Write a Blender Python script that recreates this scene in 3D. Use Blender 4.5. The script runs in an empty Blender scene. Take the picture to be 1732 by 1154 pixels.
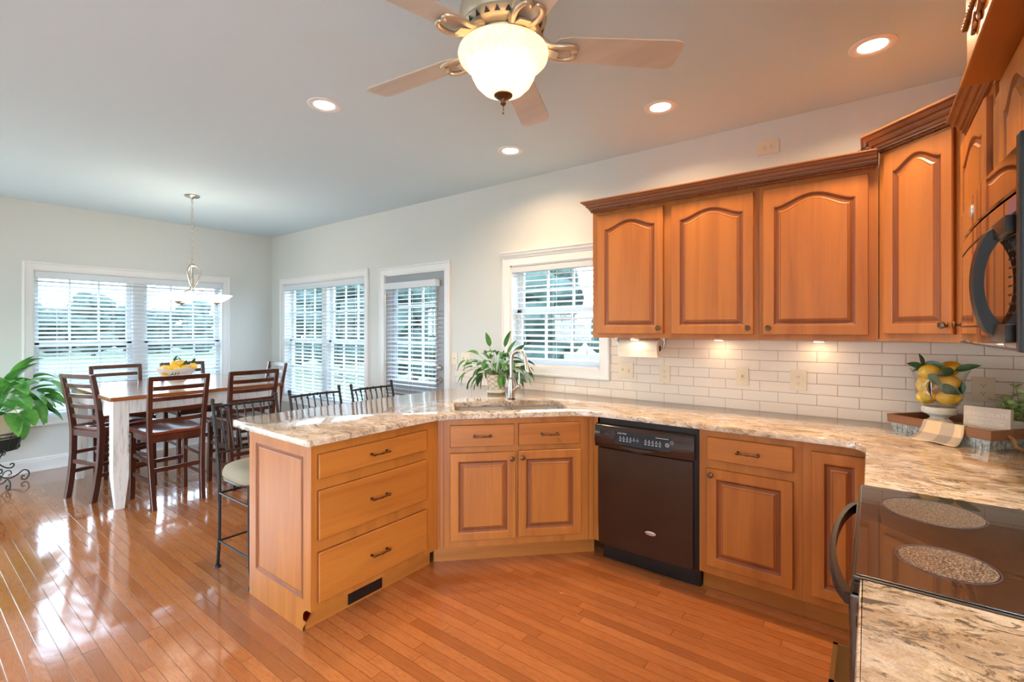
import bpy, bmesh, math, random
from mathutils import Vector, Matrix, Euler, geometry
from math import sin, cos, pi, radians, sqrt
random.seed(7)
SC = bpy.context.scene
COL = SC.collection

# ------------------------------------------------------------------ camera
YAW = 0.6474
cd = bpy.data.cameras.new('camera'); cam = bpy.data.objects.new('camera', cd); COL.objects.link(cam)
cam.location = (0.0, -3.3253, 1.4451); cam.rotation_euler = (pi/2, 0, YAW)
cd.sensor_width = 36.0; cd.sensor_fit = 'HORIZONTAL'; cd.lens = 804.06/1732*36
cd.shift_y = -(577-556.9)/1732; cd.clip_start = 0.02; cd.clip_end = 300
SC.camera = cam
# ------------------------------------------------------------------ view + world
SC.view_settings.view_transform = 'Standard'; SC.view_settings.look = 'None'
SC.view_settings.gamma = 1.0; SC.view_settings.use_curve_mapping = False
SC.view_settings.exposure = 0.70
cy = SC.cycles
cy.use_denoising = True; cy.max_bounces = 10; cy.diffuse_bounces = 5; cy.glossy_bounces = 4
cy.transparent_max_bounces = 24; cy.transmission_bounces = 8
cy.sample_clamp_indirect = 6.0; cy.caustics_reflective = False; cy.caustics_refractive = False
W = bpy.data.worlds.new('overcast_sky'); SC.world = W; W.use_nodes = True
nt = W.node_tree; bg = nt.nodes['Background']
tc = nt.nodes.new('ShaderNodeTexCoord'); sx = nt.nodes.new('ShaderNodeSeparateXYZ'); cr = nt.nodes.new('ShaderNodeValToRGB')
nt.links.new(tc.outputs['Generated'], sx.inputs[0]); nt.links.new(sx.outputs['Z'], cr.inputs[0]); nt.links.new(cr.outputs[0], bg.inputs[0])
cr.color_ramp.elements[0].position = 0.0; cr.color_ramp.elements[0].color = (0.78, 0.90, 1.0, 1)
cr.color_ramp.elements[1].position = 0.6; cr.color_ramp.elements[1].color = (0.58, 0.76, 1.0, 1)
bg.inputs[1].default_value = 16.5
CAN_W = 7.0; FAN_W = 15.0; CHAN_W = 4.5; PUCK_W = 0.2      # lamp powers (watts)
WARM = (1.0, 0.67, 0.38); WARM2 = (1.0, 0.86, 0.68)
def portal(name, loc, rot, sx_, sy_):
    l = bpy.data.lights.new(name, 'AREA'); l.shape = 'RECTANGLE'; l.size = sx_; l.size_y = sy_; l.cycles.is_portal = True
    o = bpy.data.objects.new(name, l); COL.objects.link(o); o.location = loc; o.rotation_euler = rot
portal('sky_portal', (-6.93, -1.52, 1.3), (0, -pi/2, 0), 1.55, 1.85)
portal('sky_portal', (-5.54, 0.14, 1.3), (-pi/2, 0, 0), 1.85, 1.55)
portal('sky_portal', (-3.79, 0.14, 1.42), (-pi/2, 0, 0), 0.70, 0.98)
portal('sky_portal', (-2.09, 0.14, 1.57), (-pi/2, 0, 0), 0.88, 0.90)
portal('sky_portal', (-6.93, -5.4, 1.3), (0, -pi/2, 0), 1.55, 1.7)
portal('sky_portal', (0.78, -5.075, 1.2), (0, pi/2, 0), 2.3, 2.35)
portal('sky_portal', (-5.8, -6.64, 1.15), (pi/2, 0, 0), 1.2, 2.1)
portal('sky_portal', (-6.93, -3.675, 1.3), (0, -pi/2, 0), 1.55, 1.6)

# ------------------------------------------------------------------ materials
MATS = {}
def lin(c):
    return tuple(((v/12.92) if v <= 0.04045 else ((v+0.055)/1.055)**2.4) for v in c)
def rgb(r, g, b): return lin((r/255, g/255, b/255))
def mat(name, col, rough=0.5, metal=0.0, **kw):
    m = bpy.data.materials.new(name); m.use_nodes = True
    b = m.node_tree.nodes['Principled BSDF']
    b.inputs['Base Color'].default_value = (*col, 1); b.inputs['Roughness'].default_value = rough; b.inputs['Metallic'].default_value = metal
    for k, v in kw.items():
        b.inputs[k.replace('_', ' ')].default_value = v
    MATS[name] = m; return m
class N:
    """small node-building helper"""
    def __init__(s, m): s.t = m.node_tree; s.b = s.t.nodes['Principled BSDF']
    def n(s, typ, **kw):
        o = s.t.nodes.new('ShaderNode'+typ)
        for k, v in kw.items():
            if k.startswith('i_'):
                key = k[2:]; key = int(key) if key.isdigit() else key.replace('_', ' ')
                s.set(o.inputs[key], v)
            else: setattr(o, k, v)
        return o
    def set(s, inp, v):
        if hasattr(v, 'is_output') or isinstance(v, bpy.types.NodeSocket): s.t.links.new(v, inp)
        else: inp.default_value = v
    def math(s, op, a, b=None, c=None):
        o = s.n('Math', operation=op); s.set(o.inputs[0], a)
        if b is not None: s.set(o.inputs[1], b)
        if c is not None: s.set(o.inputs[2], c)
        return o.outputs[0]
    def coord(s, scale=(1, 1, 1), rot=(0, 0, 0), kind='Object', loc=(0, 0, 0)):
        t = s.n('TexCoord'); mp = s.n('Mapping')
        s.t.links.new(t.outputs[kind], mp.inputs[0]); mp.inputs['Scale'].default_value = scale; mp.inputs['Rotation'].default_value = rot; mp.inputs['Location'].default_value = loc
        return mp.outputs[0]
    def noise(s, vec, scale=5, detail=4, rough=0.55, dist=0.0, out=0):
        o = s.n('TexNoise'); s.t.links.new(vec, o.inputs['Vector'])
        o.inputs['Scale'].default_value = scale; o.inputs['Detail'].default_value = detail; o.inputs['Roughness'].default_value = rough; o.inputs['Distortion'].default_value = dist
        return o.outputs[out]
    def ramp(s, fac, stops, interp='LINEAR'):
        o = s.n('ValToRGB'); s.t.links.new(fac, o.inputs[0]); cr = o.color_ramp; cr.interpolation = interp
        while len(cr.elements) < len(stops): cr.elements.new(0.5)
        for e, (p, c) in zip(cr.elements, stops):
            e.position = p; e.color = (*c, 1) if len(c) == 3 else c
        return o.outputs[0]
    def mix(s, fac, a, b, mode='MIX'):
        o = s.n('Mix', data_type='RGBA', blend_type=mode)
        s.set(o.inputs[0], fac); s.set(o.inputs[6], a if not isinstance(a, tuple) else (*a, 1)[:4]); s.set(o.inputs[7], b if not isinstance(b, tuple) else (*b, 1)[:4])
        return o.outputs[2]
    def bump(s, h, strength=0.2, dist=0.01):
        o = s.n('Bump'); s.t.links.new(h, o.inputs['Height']); o.inputs['Strength'].default_value = strength; o.inputs['Distance'].default_value = dist
        s.t.links.new(o.outputs[0], s.b.inputs['Normal'])
    def col(s, c): s.t.links.new(c, s.b.inputs['Base Color'])

G3 = lambda v: (v, v, v)
# walls, ceiling, trim
m = mat('wall_paint', rgb(213, 215, 210), 0.85); k = N(m); v = k.coord((1, 1, 1)); k.bump(k.noise(v, 220, 2), 0.08, 0.002)
m = mat('ceiling_paint', rgb(203, 223, 232), 0.9); k = N(m); v = k.coord(); k.bump(k.noise(v, 160, 2), 0.08, 0.002)
mat('trim_white', rgb(232, 232, 230), 0.35)
m = mat('blind_white', rgb(240, 242, 244), 0.45); k = N(m)
tl_ = k.t.nodes.new('ShaderNodeBsdfTranslucent'); tl_.inputs[0].default_value = (0.86, 0.93, 1.0, 1); ms_ = k.t.nodes.new('ShaderNodeMixShader'); ms_.inputs[0].default_value = 0.30
k.t.links.new(k.b.outputs[0], ms_.inputs[1]); k.t.links.new(tl_.outputs[0], ms_.inputs[2]); k.t.links.new(ms_.outputs[0], k.t.nodes['Material Output'].inputs[0])
m = mat('door_gray', rgb(150, 152, 156), 0.4)
mat('switch_almond', rgb(226, 212, 186), 0.35)
mat('slot_dark', rgb(40, 34, 30), 0.6)
# oak strip floor: boards run along x
m = mat('oak_floor', rgb(180, 110, 60), 0.12); k = N(m)
tcn = k.n('TexCoord'); sp = k.n('SeparateXYZ'); k.t.links.new(tcn.outputs['Object'], sp.inputs[0]); X, Y = sp.outputs[0], sp.outputs[1]
PW = 0.0568
yy = k.math('DIVIDE', k.math('ADD', Y, 0.0085), PW); row = k.math('FLOOR', yy)
wn = k.n('TexWhiteNoise', noise_dimensions='1D'); k.t.links.new(row, wn.inputs['W'])
xx = k.math('ADD', k.math('DIVIDE', X, 0.95), k.math('MULTIPLY', wn.outputs['Value'], 7.3)); pl = k.math('FLOOR', xx)
cmb = k.n('CombineXYZ'); k.t.links.new(row, cmb.inputs[0]); k.t.links.new(pl, cmb.inputs[1])
wn2 = k.n('TexWhiteNoise', noise_dimensions='2D'); k.t.links.new(cmb.outputs[0], wn2.inputs['Vector'])
fy = k.math('FRACT', yy); fx = k.math('FRACT', xx)
ey = k.math('MULTIPLY', k.math('MINIMUM', fy, k.math('SUBTRACT', 1.0, fy)), PW)
ex = k.math('MULTIPLY', k.math('MINIMUM', fx, k.math('SUBTRACT', 1.0, fx)), 0.95)
edge = k.math('MINIMUM', ey, ex)
seam = k.n('MapRange'); k.t.links.new(edge, seam.inputs[0]); seam.inputs[1].default_value = 0.0004; seam.inputs[2].default_value = 0.0022; seam.clamp = True
# grain
cx = k.n('CombineXYZ')
k.t.links.new(k.math('MULTIPLY', X, 1.3), cx.inputs[0]); k.t.links.new(k.math('MULTIPLY', Y, 14.0), cx.inputs[1]); k.t.links.new(k.math('MULTIPLY', wn2.outputs['Value'], 60.0), cx.inputs[2])
g1 = k.noise(cx.outputs[0], 1.6, 5, 0.6, 1.2)
rings = k.math('FRACT', k.math('MULTIPLY', g1, 9.0))
rings = k.math('ABSOLUTE', k.math('SUBTRACT', rings, 0.5))
cx2 = k.n('CombineXYZ'); k.t.links.new(k.math('MULTIPLY', X, 6.0), cx2.inputs[0]); k.t.links.new(k.math('MULTIPLY', Y, 260.0), cx2.inputs[1])
pores = k.noise(cx2.outputs[0], 1.0, 3, 0.6)
base = k.ramp(wn2.outputs['Value'], [(0.0, rgb(160, 98, 54)), (0.35, rgb(182, 114, 64)), (0.7, rgb(194, 126, 74)), (1.0, rgb(172, 104, 58))])
c1 = k.mix(k.math('MULTIPLY', k.math('POWER', k.math('SUBTRACT', 1.0, k.math('MULTIPLY', rings, 2.0)), 3.0), 0.42), base, rgb(134, 66, 28))
c2 = k.mix(k.math('MULTIPLY', pores, 0.28), c1, rgb(150, 80, 38))
c3 = k.mix(k.math('MULTIPLY', k.math('SUBTRACT', 1.0, seam.outputs[0]), 0.75), c2, rgb(84, 46, 24))
k.col(c3)
wv = k.n('CombineXYZ'); k.t.links.new(k.math('MULTIPLY', X, 1.0), wv.inputs[0]); k.t.links.new(k.math('MULTIPLY', Y, 1.8), wv.inputs[1]); k.t.links.new(k.math('MULTIPLY', row, 0.35), wv.inputs[2])
h = k.math('ADD', k.math('MULTIPLY', seam.outputs[0], 0.10), k.math('MULTIPLY', k.noise(wv.outputs[0], 5.0, 3, 0.5), 0.55))
h = k.math('ADD', h, k.math('MULTIPLY', pores, 0.012))
k.bump(h, 0.55, 0.006)
k.b.inputs['Coat Weight'].default_value = 0.6; k.b.inputs['Coat Roughness'].default_value = 0.06; k.b.inputs['Specular IOR Level'].default_value = 0.6
# cabinet wood (maple, honey stain)
def wood(name, c_lo, c_hi, axis, rough=0.42, coat=0.05, knots=0.0, tint=None):
    m = mat(name, c_hi, rough); k = N(m)
    sc = {'z': (9, 9, 0.7), 'x': (0.7, 9, 9), 'y': (9, 0.7, 9)}[axis]
    oi = k.n('ObjectInfo'); v = k.coord(sc)
    ad = k.n('VectorMath', operation='ADD'); k.t.links.new(v, ad.inputs[0])
    cb = k.n('CombineXYZ'); k.t.links.new(k.math('MULTIPLY', oi.outputs['Random'], 30.0), cb.inputs[0]); k.t.links.new(k.math('MULTIPLY', oi.outputs['Random'], 17.0), cb.inputs[2]); k.t.links.new(cb.outputs[0], ad.inputs[1])
    vv = ad.outputs[0]
    a = k.noise(vv, 1.2, 5, 0.6, 0.6); sc2 = {'z': (120, 120, 3), 'x': (3, 120, 120), 'y': (120, 3, 120)}[axis]
    f = k.noise(k.coord(sc2), 1.0, 3, 0.6)
    r = k.ramp(a, [(0.25, c_lo), (0.6, c_hi), (0.85, tuple(x*1.08 for x in c_hi))])
    r2 = k.mix(k.math('MULTIPLY', f, 0.22), r, tuple(x*0.62 for x in c_lo))
    if knots:
        kn = k.noise(k.coord((3.2, 3.2, 3.2)), 2.3, 2, 0.5, 0.4)
        r2 = k.mix(k.ramp(kn, [(0.70, G3(0)), (0.78, G3(knots))]), r2, tuple(x*0.5 for x in c_lo))
    k.col(r2); k.bump(f, 0.06, 0.002)
    k.b.inputs['Coat Weight'].default_value = coat; k.b.inputs['Coat Roughness'].default_value = 0.22
    return m
CL, CH = rgb(160, 92, 34), rgb(190, 118, 48)
wood('maple_v', CL, CH, 'z'); wood('maple_h', CL, CH, 'x', knots=0.5); wood('maple_y', CL, CH, 'y')
wood('maple_glaze', rgb(112, 58, 26), rgb(142, 78, 38), 'z', 0.5, 0.0)
wood('crown_wood', rgb(124, 76, 44), rgb(156, 100, 60), 'x', 0.4, 0.1)
wood('espresso', rgb(52, 24, 16), rgb(84, 40, 24), 'z', 0.28, 0.4)
wood('espresso_seat', rgb(70, 26, 14), rgb(128, 52, 26), 'x', 0.22, 0.6)
wood('table_plank', rgb(120, 66, 32), rgb(172, 104, 56), 'y', 0.16, 0.7)
wood('tray_wood', rgb(110, 70, 42), rgb(150, 100, 64), 'x', 0.6, 0.0)
wood('fan_blade', rgb(192, 184, 168), rgb(208, 200, 186), 'x', 0.45, 0.1)
m = mat('distressed_white', rgb(214, 212, 206), 0.6); k = N(m)
a = k.noise(k.coord((14, 14, 1.2)), 3.0, 6, 0.7, 0.5); b2 = k.noise(k.coord((60, 60, 5)), 1.0, 4, 0.7)
k.col(k.mix(k.ramp(k.math('MULTIPLY', a, b2), [(0.26, G3(0)), (0.40, G3(0.7))]), rgb(216, 214, 210), rgb(150, 146, 140)))
# granite
def granite(name, edge=False):
    m = mat(name, rgb(200, 175, 145), 0.10); k = N(m)
    w = k.coord((1.0, 1.0, 1.0), kind='Object')
    nz = k.n('TexNoise'); k.t.links.new(w, nz.inputs['Vector']); nz.inputs['Scale'].default_value = 3.0; nz.inputs['Detail'].default_value = 3
    sub = k.n('VectorMath', operation='SUBTRACT'); k.t.links.new(nz.outputs['Color'], sub.inputs[0]); sub.inputs[1].default_value = (0.5, 0.5, 0.5)
    scl = k.n('VectorMath', operation='SCALE'); k.t.links.new(sub.outputs[0], scl.inputs[0]); scl.inputs['Scale'].default_value = 0.16
    add = k.n('VectorMath', operation='ADD'); k.t.links.new(w, add.inputs[0]); k.t.links.new(scl.outputs[0], add.inputs[1])
    mp = k.n('Mapping'); k.t.links.new(add.outputs[0], mp.inputs[0]); mp.inputs['Rotation'].default_value = (0, 0, radians(14)); mp.inputs['Scale'].default_value = (1.5, 3.4, 3)
    S = mp.outputs[0]
    big = k.noise(S, 1.6, 5, 0.6, 0.3)
    base = k.ramp(big, [(0.30, rgb(160, 132, 104)), (0.41, rgb(200, 178, 152)), (0.50, rgb(224, 212, 198)), (0.58, rgb(210, 188, 162)), (0.70, rgb(180, 156, 130))])
    mid = k.noise(S, 7.0, 6, 0.65, 0.8)
    c1 = k.mix(k.ramp(mid, [(0.48, G3(0)), (0.60, G3(0.6))]), base, rgb(166, 138, 108))
    vein = k.noise(S, 12.0, 8, 0.72, 1.6)
    vm = k.math('MULTIPLY', k.ramp(vein, [(0.515, G3(0)), (0.56, G3(1))]), k.ramp(k.noise(S, 2.6, 3, 0.5), [(0.42, G3(0.15)), (0.55, G3(1))]))
    c2 = k.mix(k.math('MULTIPLY', vm, 0.85), c1, rgb(116, 96, 76))
    blot = k.ramp(k.noise(S, 3.4, 7, 0.75, 2.2), [(0.565, G3(0)), (0.61, G3(0.92))])
    c3 = k.mix(blot, c2, rgb(88, 74, 62))
    wh = k.ramp(k.noise(S, 5.0, 6, 0.7, 1.0), [(0.54, G3(0)), (0.62, G3(0.7))])
    c4 = k.mix(wh, c3, rgb(232, 220, 202))
    gr = k.noise(w, 260, 2, 0.5)
    c5 = k.mix(k.ramp(gr, [(0.45, G3(0)), (0.62, G3(0.30))]), c4, rgb(150, 122, 98))
    k.col(c5)
    if edge: k.b.inputs['Roughness'].default_value = 0.32; k.bump(k.noise(w, 90, 4, 0.6), 0.3, 0.003)
    else: k.bump(k.noise(w, 7, 2), 0.012, 0.01)
    k.b.inputs['Coat Weight'].default_value = 0.4; k.b.inputs['Coat Roughness'].default_value = 0.03
granite('granite_top'); granite('granite_edge', True)
# subway tile (built on a wall facing -y; u = X, v = Z) and on a wall facing -x (u = Y)
def tile(name, uax):
    m = mat(name, rgb(226, 214, 198), 0.16); k = N(m)
    tcn = k.n('TexCoord'); sp = k.n('SeparateXYZ'); k.t.links.new(tcn.outputs['Object'], sp.inputs[0])
    U, Z = sp.outputs[uax], sp.outputs[2]; TH, TW = 0.0640, 0.2020
    zz = k.math('DIVIDE', k.math('SUBTRACT', Z, 0.9290), TH); row = k.math('FLOOR', zz)
    off = k.math('MULTIPLY', k.math('FLOORED_MODULO', row, 2.0), 0.5)
    uu = k.math('ADD', k.math('DIVIDE', k.math('ADD', U, 0.155), TW), off)
    fz = k.math('FRACT', zz); fu = k.math('FRACT', uu)
    e1 = k.math('MULTIPLY', k.math('MINIMUM', fz, k.math('SUBTRACT', 1.0, fz)), TH)
    e2 = k.math('MULTIPLY', k.math('MINIMUM', fu, k.math('SUBTRACT', 1.0, fu)), TW)
    e = k.math('MINIMUM', e1, e2)
    mr = k.n('MapRange'); k.t.links.new(e, mr.inputs[0]); mr.inputs[1].default_value = 0.0008; mr.inputs[2].default_value = 0.0016
    k.col(k.mix(mr.outputs[0], rgb(158, 138, 120), rgb(230, 220, 206)))
    cb = k.n('CombineXYZ'); k.t.links.new(row, cb.inputs[0]); k.t.links.new(k.math('FLOOR', uu), cb.inputs[1])
    mr2 = k.n('MapRange'); k.t.links.new(e, mr2.inputs[0]); mr2.inputs[1].default_value = 0.0006; mr2.inputs[2].default_value = 0.005; mr2.interpolation_type = 'SMOOTHSTEP'
    k.bump(k.math('ADD', mr2.outputs[0], k.math('MULTIPLY', k.noise(k.coord(), 6, 2), 0.5)), 0.35, 0.003)
    rr = k.n('MapRange'); k.t.links.new(mr.outputs[0], rr.inputs[0]); rr.inputs[3].default_value = 0.7; rr.inputs[4].default_value = 0.14
    k.t.links.new(rr.outputs[0], k.b.inputs['Roughness'])
tile('subway_tile', 0); tile('subway_tile_side', 1)
# metals, appliances
mat('brushed_nickel', rgb(186, 176, 164), 0.28, 1.0)
mat('antique_bronze', rgb(108, 84, 66), 0.32, 1.0)
mat('fan_metal', rgb(206, 190, 164), 0.34, 0.7)
mat('steel_sink', rgb(186, 172, 156), 0.42, 0.5)
mat('dishwasher_black', rgb(44, 26, 20), 0.14, 0.0, Coat_Weight=0.4, Coat_Roughness=0.08)
mat('wrought_iron', rgb(44, 42, 42), 0.42, 0.6)
mat('stand_iron', rgb(58, 66, 60), 0.5, 0.5)
mat('black_enamel', rgb(20, 16, 16), 0.10, 0.0, Coat_Weight=0.5)
mat('black_gloss', rgb(16, 13, 12), 0.05, 0.0, Coat_Weight=1.0, Coat_Roughness=0.03, Specular_IOR_Level=0.9)
mat('black_plastic', rgb(24, 22, 22), 0.35)
mat('handle_satin', rgb(60, 54, 50), 0.30, 0.6)
m = mat('cooktop_glass', rgb(30, 25, 22), 0.16, 0.0, Coat_Weight=1.0, Coat_Roughness=0.015, Specular_IOR_Level=1.0); k = N(m)
k.col(k.ramp(k.noise(k.coord(), 260, 1), [(0.50, rgb(28, 23, 20)), (0.70, rgb(64, 54, 46))]))
m = mat('burner_zone', rgb(72, 62, 56), 0.3); k = N(m); k.col(k.ramp(k.noise(k.coord(), 260, 2), [(0.46, rgb(44, 37, 33)), (0.64, rgb(150, 136, 122))])); k.b.inputs['Coat Weight'].default_value = 0.8
mat('panel_navy', rgb(22, 28, 36), 0.25)
mat('print_white', rgb(220, 222, 224), 0.5)
mat('badge_silver', rgb(226, 210, 200), 0.25, 0.6)
mat('badge_dark', rgb(60, 62, 84), 0.4)
mat('display_blue', rgb(92, 86, 120), 0.2)
# soft goods
def cloth(name, c, sc=500):
    m = mat(name, c, 0.9); k = N(m); n_ = k.noise(k.coord(), sc, 2, 0.5)
    k.col(k.mix(k.math('MULTIPLY', n_, 0.35), c, tuple(x*0.6 for x in c))); k.bump(n_, 0.4, 0.002); return m
cloth('seat_fabric', rgb(160, 148, 124), 240)
m = cloth('paper_towel', rgb(238, 230, 214), 300)
m = mat('plaid_towel', rgb(214, 190, 156), 0.95); k = N(m)
tcn = k.n('TexCoord'); sp = k.n('SeparateXYZ'); k.t.links.new(tcn.outputs['UV'], sp.inputs[0])
fu = k.math('LESS_THAN', k.math('FRACT', k.math('MULTIPLY', k.math('ADD', sp.outputs[0], 0.22), 1.45)), 0.46)
fv = k.math('LESS_THAN', k.math('FRACT', k.math('MULTIPLY', k.math('ADD', sp.outputs[1], 0.02), 1.35)), 0.34)
s_ = k.math('MULTIPLY', k.math('ADD', fu, fv), 0.5)
k.col(k.ramp(s_, [(0.0, rgb(226, 200, 160)), (0.5, rgb(188, 172, 152)), (1.0, rgb(156, 144, 132))])); k.bump(k.noise(k.coord(), 500, 2), 0.4, 0.001)
# ceramics / plants / fruit
mat('ceramic_cream', rgb(236, 226, 206), 0.3)
m = mat('pot_lattice', rgb(232, 220, 204), 0.45); k = N(m)
tcn = k.n('TexCoord'); sp = k.n('SeparateXYZ'); k.t.links.new(tcn.outputs['UV'], sp.inputs[0])
a = k.math('ABSOLUTE', k.math('SUBTRACT', k.math('FRACT', k.math('MULTIPLY', k.math('ADD', sp.outputs[0], sp.outputs[1]), 1.0)), 0.5))
b2 = k.math('ABSOLUTE', k.math('SUBTRACT', k.math('FRACT', k.math('MULTIPLY', k.math('SUBTRACT', sp.outputs[0], sp.outputs[1]), 1.0)), 0.5))
dd = k.math('MINIMUM', a, b2); l_ = k.math('LESS_THAN', dd, 0.055)
k.col(k.mix(l_, rgb(232, 218, 200), rgb(150, 128, 108))); k.bump(dd, 0.4, 0.01)
mat('terra_cream', rgb(226, 214, 186), 0.7)
mat('soil', rgb(60, 44, 32), 0.95)
def leafmat(name, c1, c2):
    m = mat(name, c1, 0.35); k = N(m); n_ = k.noise(k.coord((1, 1, 1)), 9, 3)
    k.col(k.ramp(n_, [(0.3, c1), (0.7, c2)])); k.b.inputs['Subsurface Weight'].default_value = 0.0
    return m
leafmat('leaf_green', rgb(36, 92, 34), rgb(84, 148, 62)); leafmat('leaf_bright', rgb(64, 136, 62), rgb(136, 200, 96)); leafmat('leaf_pale', rgb(128, 160, 84), rgb(190, 214, 140)); leafmat('leaf_dark', rgb(42, 76, 46), rgb(74, 112, 68))
m = mat('lemon_skin', rgb(238, 178, 44), 0.35); k = N(m); k.col(k.ramp(k.noise(k.coord(), 12, 3), [(0.3, rgb(248, 184, 40)), (0.7, rgb(255, 214, 84))])); k.bump(k.noise(k.coord(), 120, 2), 0.2, 0.002)
m = mat('bowl_paint', rgb(236, 232, 220), 0.25)
def thin_glass(name, refl=0.08, tr_=0.97):
    m = bpy.data.materials.new(name); m.use_nodes = True; t = m.node_tree; t.nodes.clear()
    o = t.nodes.new('ShaderNodeOutputMaterial'); mx = t.nodes.new('ShaderNodeMixShader'); tr = t.nodes.new('ShaderNodeBsdfTransparent'); gl = t.nodes.new('ShaderNodeBsdfGlossy'); lw = t.nodes.new('ShaderNodeLayerWeight'); lw.inputs[0].default_value = 0.5; p5 = t.nodes.new('ShaderNodeMath'); p5.operation = 'POWER'; p5.inputs[1].default_value = 5.0; fr = t.nodes.new('ShaderNodeMath'); fr.operation = 'MULTIPLY_ADD'; fr.inputs[1].default_value = 0.9; fr.inputs[2].default_value = refl*0.5
    t.links.new(lw.outputs['Facing'], p5.inputs[0]); t.links.new(p5.outputs[0], fr.inputs[0])
    gl.inputs['Roughness'].default_value = 0.02; tr.inputs[0].default_value = (tr_, tr_*1.01, tr_*1.01, 1)
    t.links.new(fr.outputs[0], mx.inputs[0]); t.links.new(tr.outputs[0], mx.inputs[1]); t.links.new(gl.outputs[0], mx.inputs[2]); t.links.new(mx.outputs[0], o.inputs[0])
    MATS[name] = m
thin_glass('window_glass', 0.08, 0.60); thin_glass('clear_pane'); thin_glass('clear_glass', 0.14)
def emit(name, col, s, base=None):
    m = mat(name, base or col, 0.4); b = m.node_tree.nodes['Principled BSDF']
    b.inputs['Emission Color'].default_value = (*col, 1); b.inputs['Emission Strength'].default_value = s; return m
emit('lamp_lens', (1.0, 0.90, 0.74), 9.0)
m = emit('alabaster', (1.0, 0.80, 0.56), 1.0, rgb(240, 226, 196)); k = N(m)
# marbled glass: emission follows the bowl's real bulb inside, the veins are in the glass
vn = k.noise(k.coord((1, 1, 1)), 9.0, 5, 0.6, 2.0)
vr = k.ramp(vn, [(0.44, (1.0, 0.94, 0.84)), (0.5, (0.93, 0.80, 0.62)), (0.54, (1.0, 0.95, 0.86))])
k.t.links.new(vr, k.b.inputs['Emission Color']); k.b.inputs['Emission Strength'].default_value = 0.16
tl_ = k.t.nodes.new('ShaderNodeBsdfTranslucent'); k.t.links.new(vr, tl_.inputs[0]); ms_ = k.t.nodes.new('ShaderNodeMixShader'); ms_.inputs[0].default_value = 0.45
k.t.links.new(k.b.outputs[0], ms_.inputs[1]); k.t.links.new(tl_.outputs[0], ms_.inputs[2]); k.t.links.new(ms_.outputs[0], k.t.nodes['Material Output'].inputs[0])
emit('chandelier_glass', (1.0, 0.88, 0.72), 0.9, rgb(240, 232, 214))
emit('puck_lens', (1.0, 0.84, 0.58), 8.0)
# tray metal, sign
m = mat('galvanized', rgb(176, 184, 180), 0.5, 0.5); k = N(m); k.col(k.ramp(k.noise(k.coord((1, 1, 1)), 60, 6, 0.7), [(0.35, rgb(120, 124, 118)), (0.55, rgb(190, 200, 198)), (0.75, rgb(206, 212, 210))]))
mat('rope_jute', rgb(170, 126, 82), 0.9)
mat('sign_cream', rgb(206, 192, 176), 0.8); mat('sign_text', rgb(238, 232, 222), 0.8)
m = mat('distressed_cream', rgb(238, 230, 214), 0.6); k = N(m); k.col(k.ramp(k.noise(k.coord((1, 1, 3)), 30, 5, 0.7), [(0.34, rgb(128, 92, 62)), (0.40, rgb(238, 230, 214)), (1, rgb(240, 233, 220))]))
mat('register_brown', rgb(140, 104, 62), 0.5, 0.3)
# outdoors
m = mat('lawn_grass', rgb(120, 170, 96), 0.9); k = N(m); k.col(k.ramp(k.noise(k.coord((1, 1, 1)), 0.8, 5), [(0.3, rgb(66, 84, 60)), (0.7, rgb(88, 108, 80))]))
m = mat('tree_leaves', rgb(60, 90, 60), 0.9); k = N(m); k.col(k.ramp(k.noise(k.coord(), 2.5, 6, 0.7), [(0.35, rgb(40, 56, 54)), (0.65, rgb(74, 96, 88))]))
mat('tree_bark', rgb(90, 74, 60), 0.9)
mat('house_siding', rgb(214, 196, 176), 0.8); mat('house_roof', rgb(120, 104, 96), 0.9)
mat('concrete', rgb(190, 188, 182), 0.9)
# ------------------------------------------------------------------ mesh helpers
WM = {}
def wmat(o): return WM.get(o.name, Matrix.Identity(4))
def B(): return bmesh.new()
def quad_strip(bm, rings, closed=True, cap=False):
    vs = [[bm.verts.new(p) for p in r] for r in rings]; n = len(rings[0])
    for a, b in zip(vs, vs[1:]):
        for i in range(n if closed else n-1):
            j = (i+1) % n
            try: bm.faces.new((a[i], a[j], b[j], b[i]))
            except ValueError: pass
    if cap:
        bm.faces.new(list(reversed(vs[0]))); bm.faces.new(vs[-1])
    return vs
def box(bm, x0, x1, y0, y1, z0, z1, mi=0, M=None, bev=0.0):
    r = bmesh.ops.create_cube(bm, size=1.0)
    T = Matrix.Translation(((x0+x1)/2, (y0+y1)/2, (z0+z1)/2)) @ Matrix.Diagonal((abs(x1-x0), abs(y1-y0), abs(z1-z0), 1))
    bmesh.ops.transform(bm, matrix=T, verts=r['verts'])
    fs = {f for v in r['verts'] for f in v.link_faces}; vs = r['verts']
    if bev > 0:
        es = list({e for v in vs for e in v.link_edges})
        rr = bmesh.ops.bevel(bm, geom=es, offset=bev, segments=2, profile=0.6, affect='EDGES')
        vs = list({v for f in rr['faces'] for v in f.verts} | {v for v in vs if v.is_valid}); fs = {f for v in vs for f in v.link_faces}
    for f in fs: f.material_index = mi
    if M is not None: bmesh.ops.transform(bm, matrix=M, verts=list(vs))
    return vs
def ring(c, ax, r, n, up=None, rx=None):
    ax = Vector(ax).normalized()
    a = Vector((0, 0, 1)) if abs(ax.z) < 0.9 else Vector((1, 0, 0))
    if up is not None: a = Vector(up)
    u = ax.cross(a).normalized(); w = ax.cross(u).normalized()
    return [Vector(c) + u*cos(2*pi*i/n)*r + w*sin(2*pi*i/n)*(rx or r) for i in range(n)]
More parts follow.
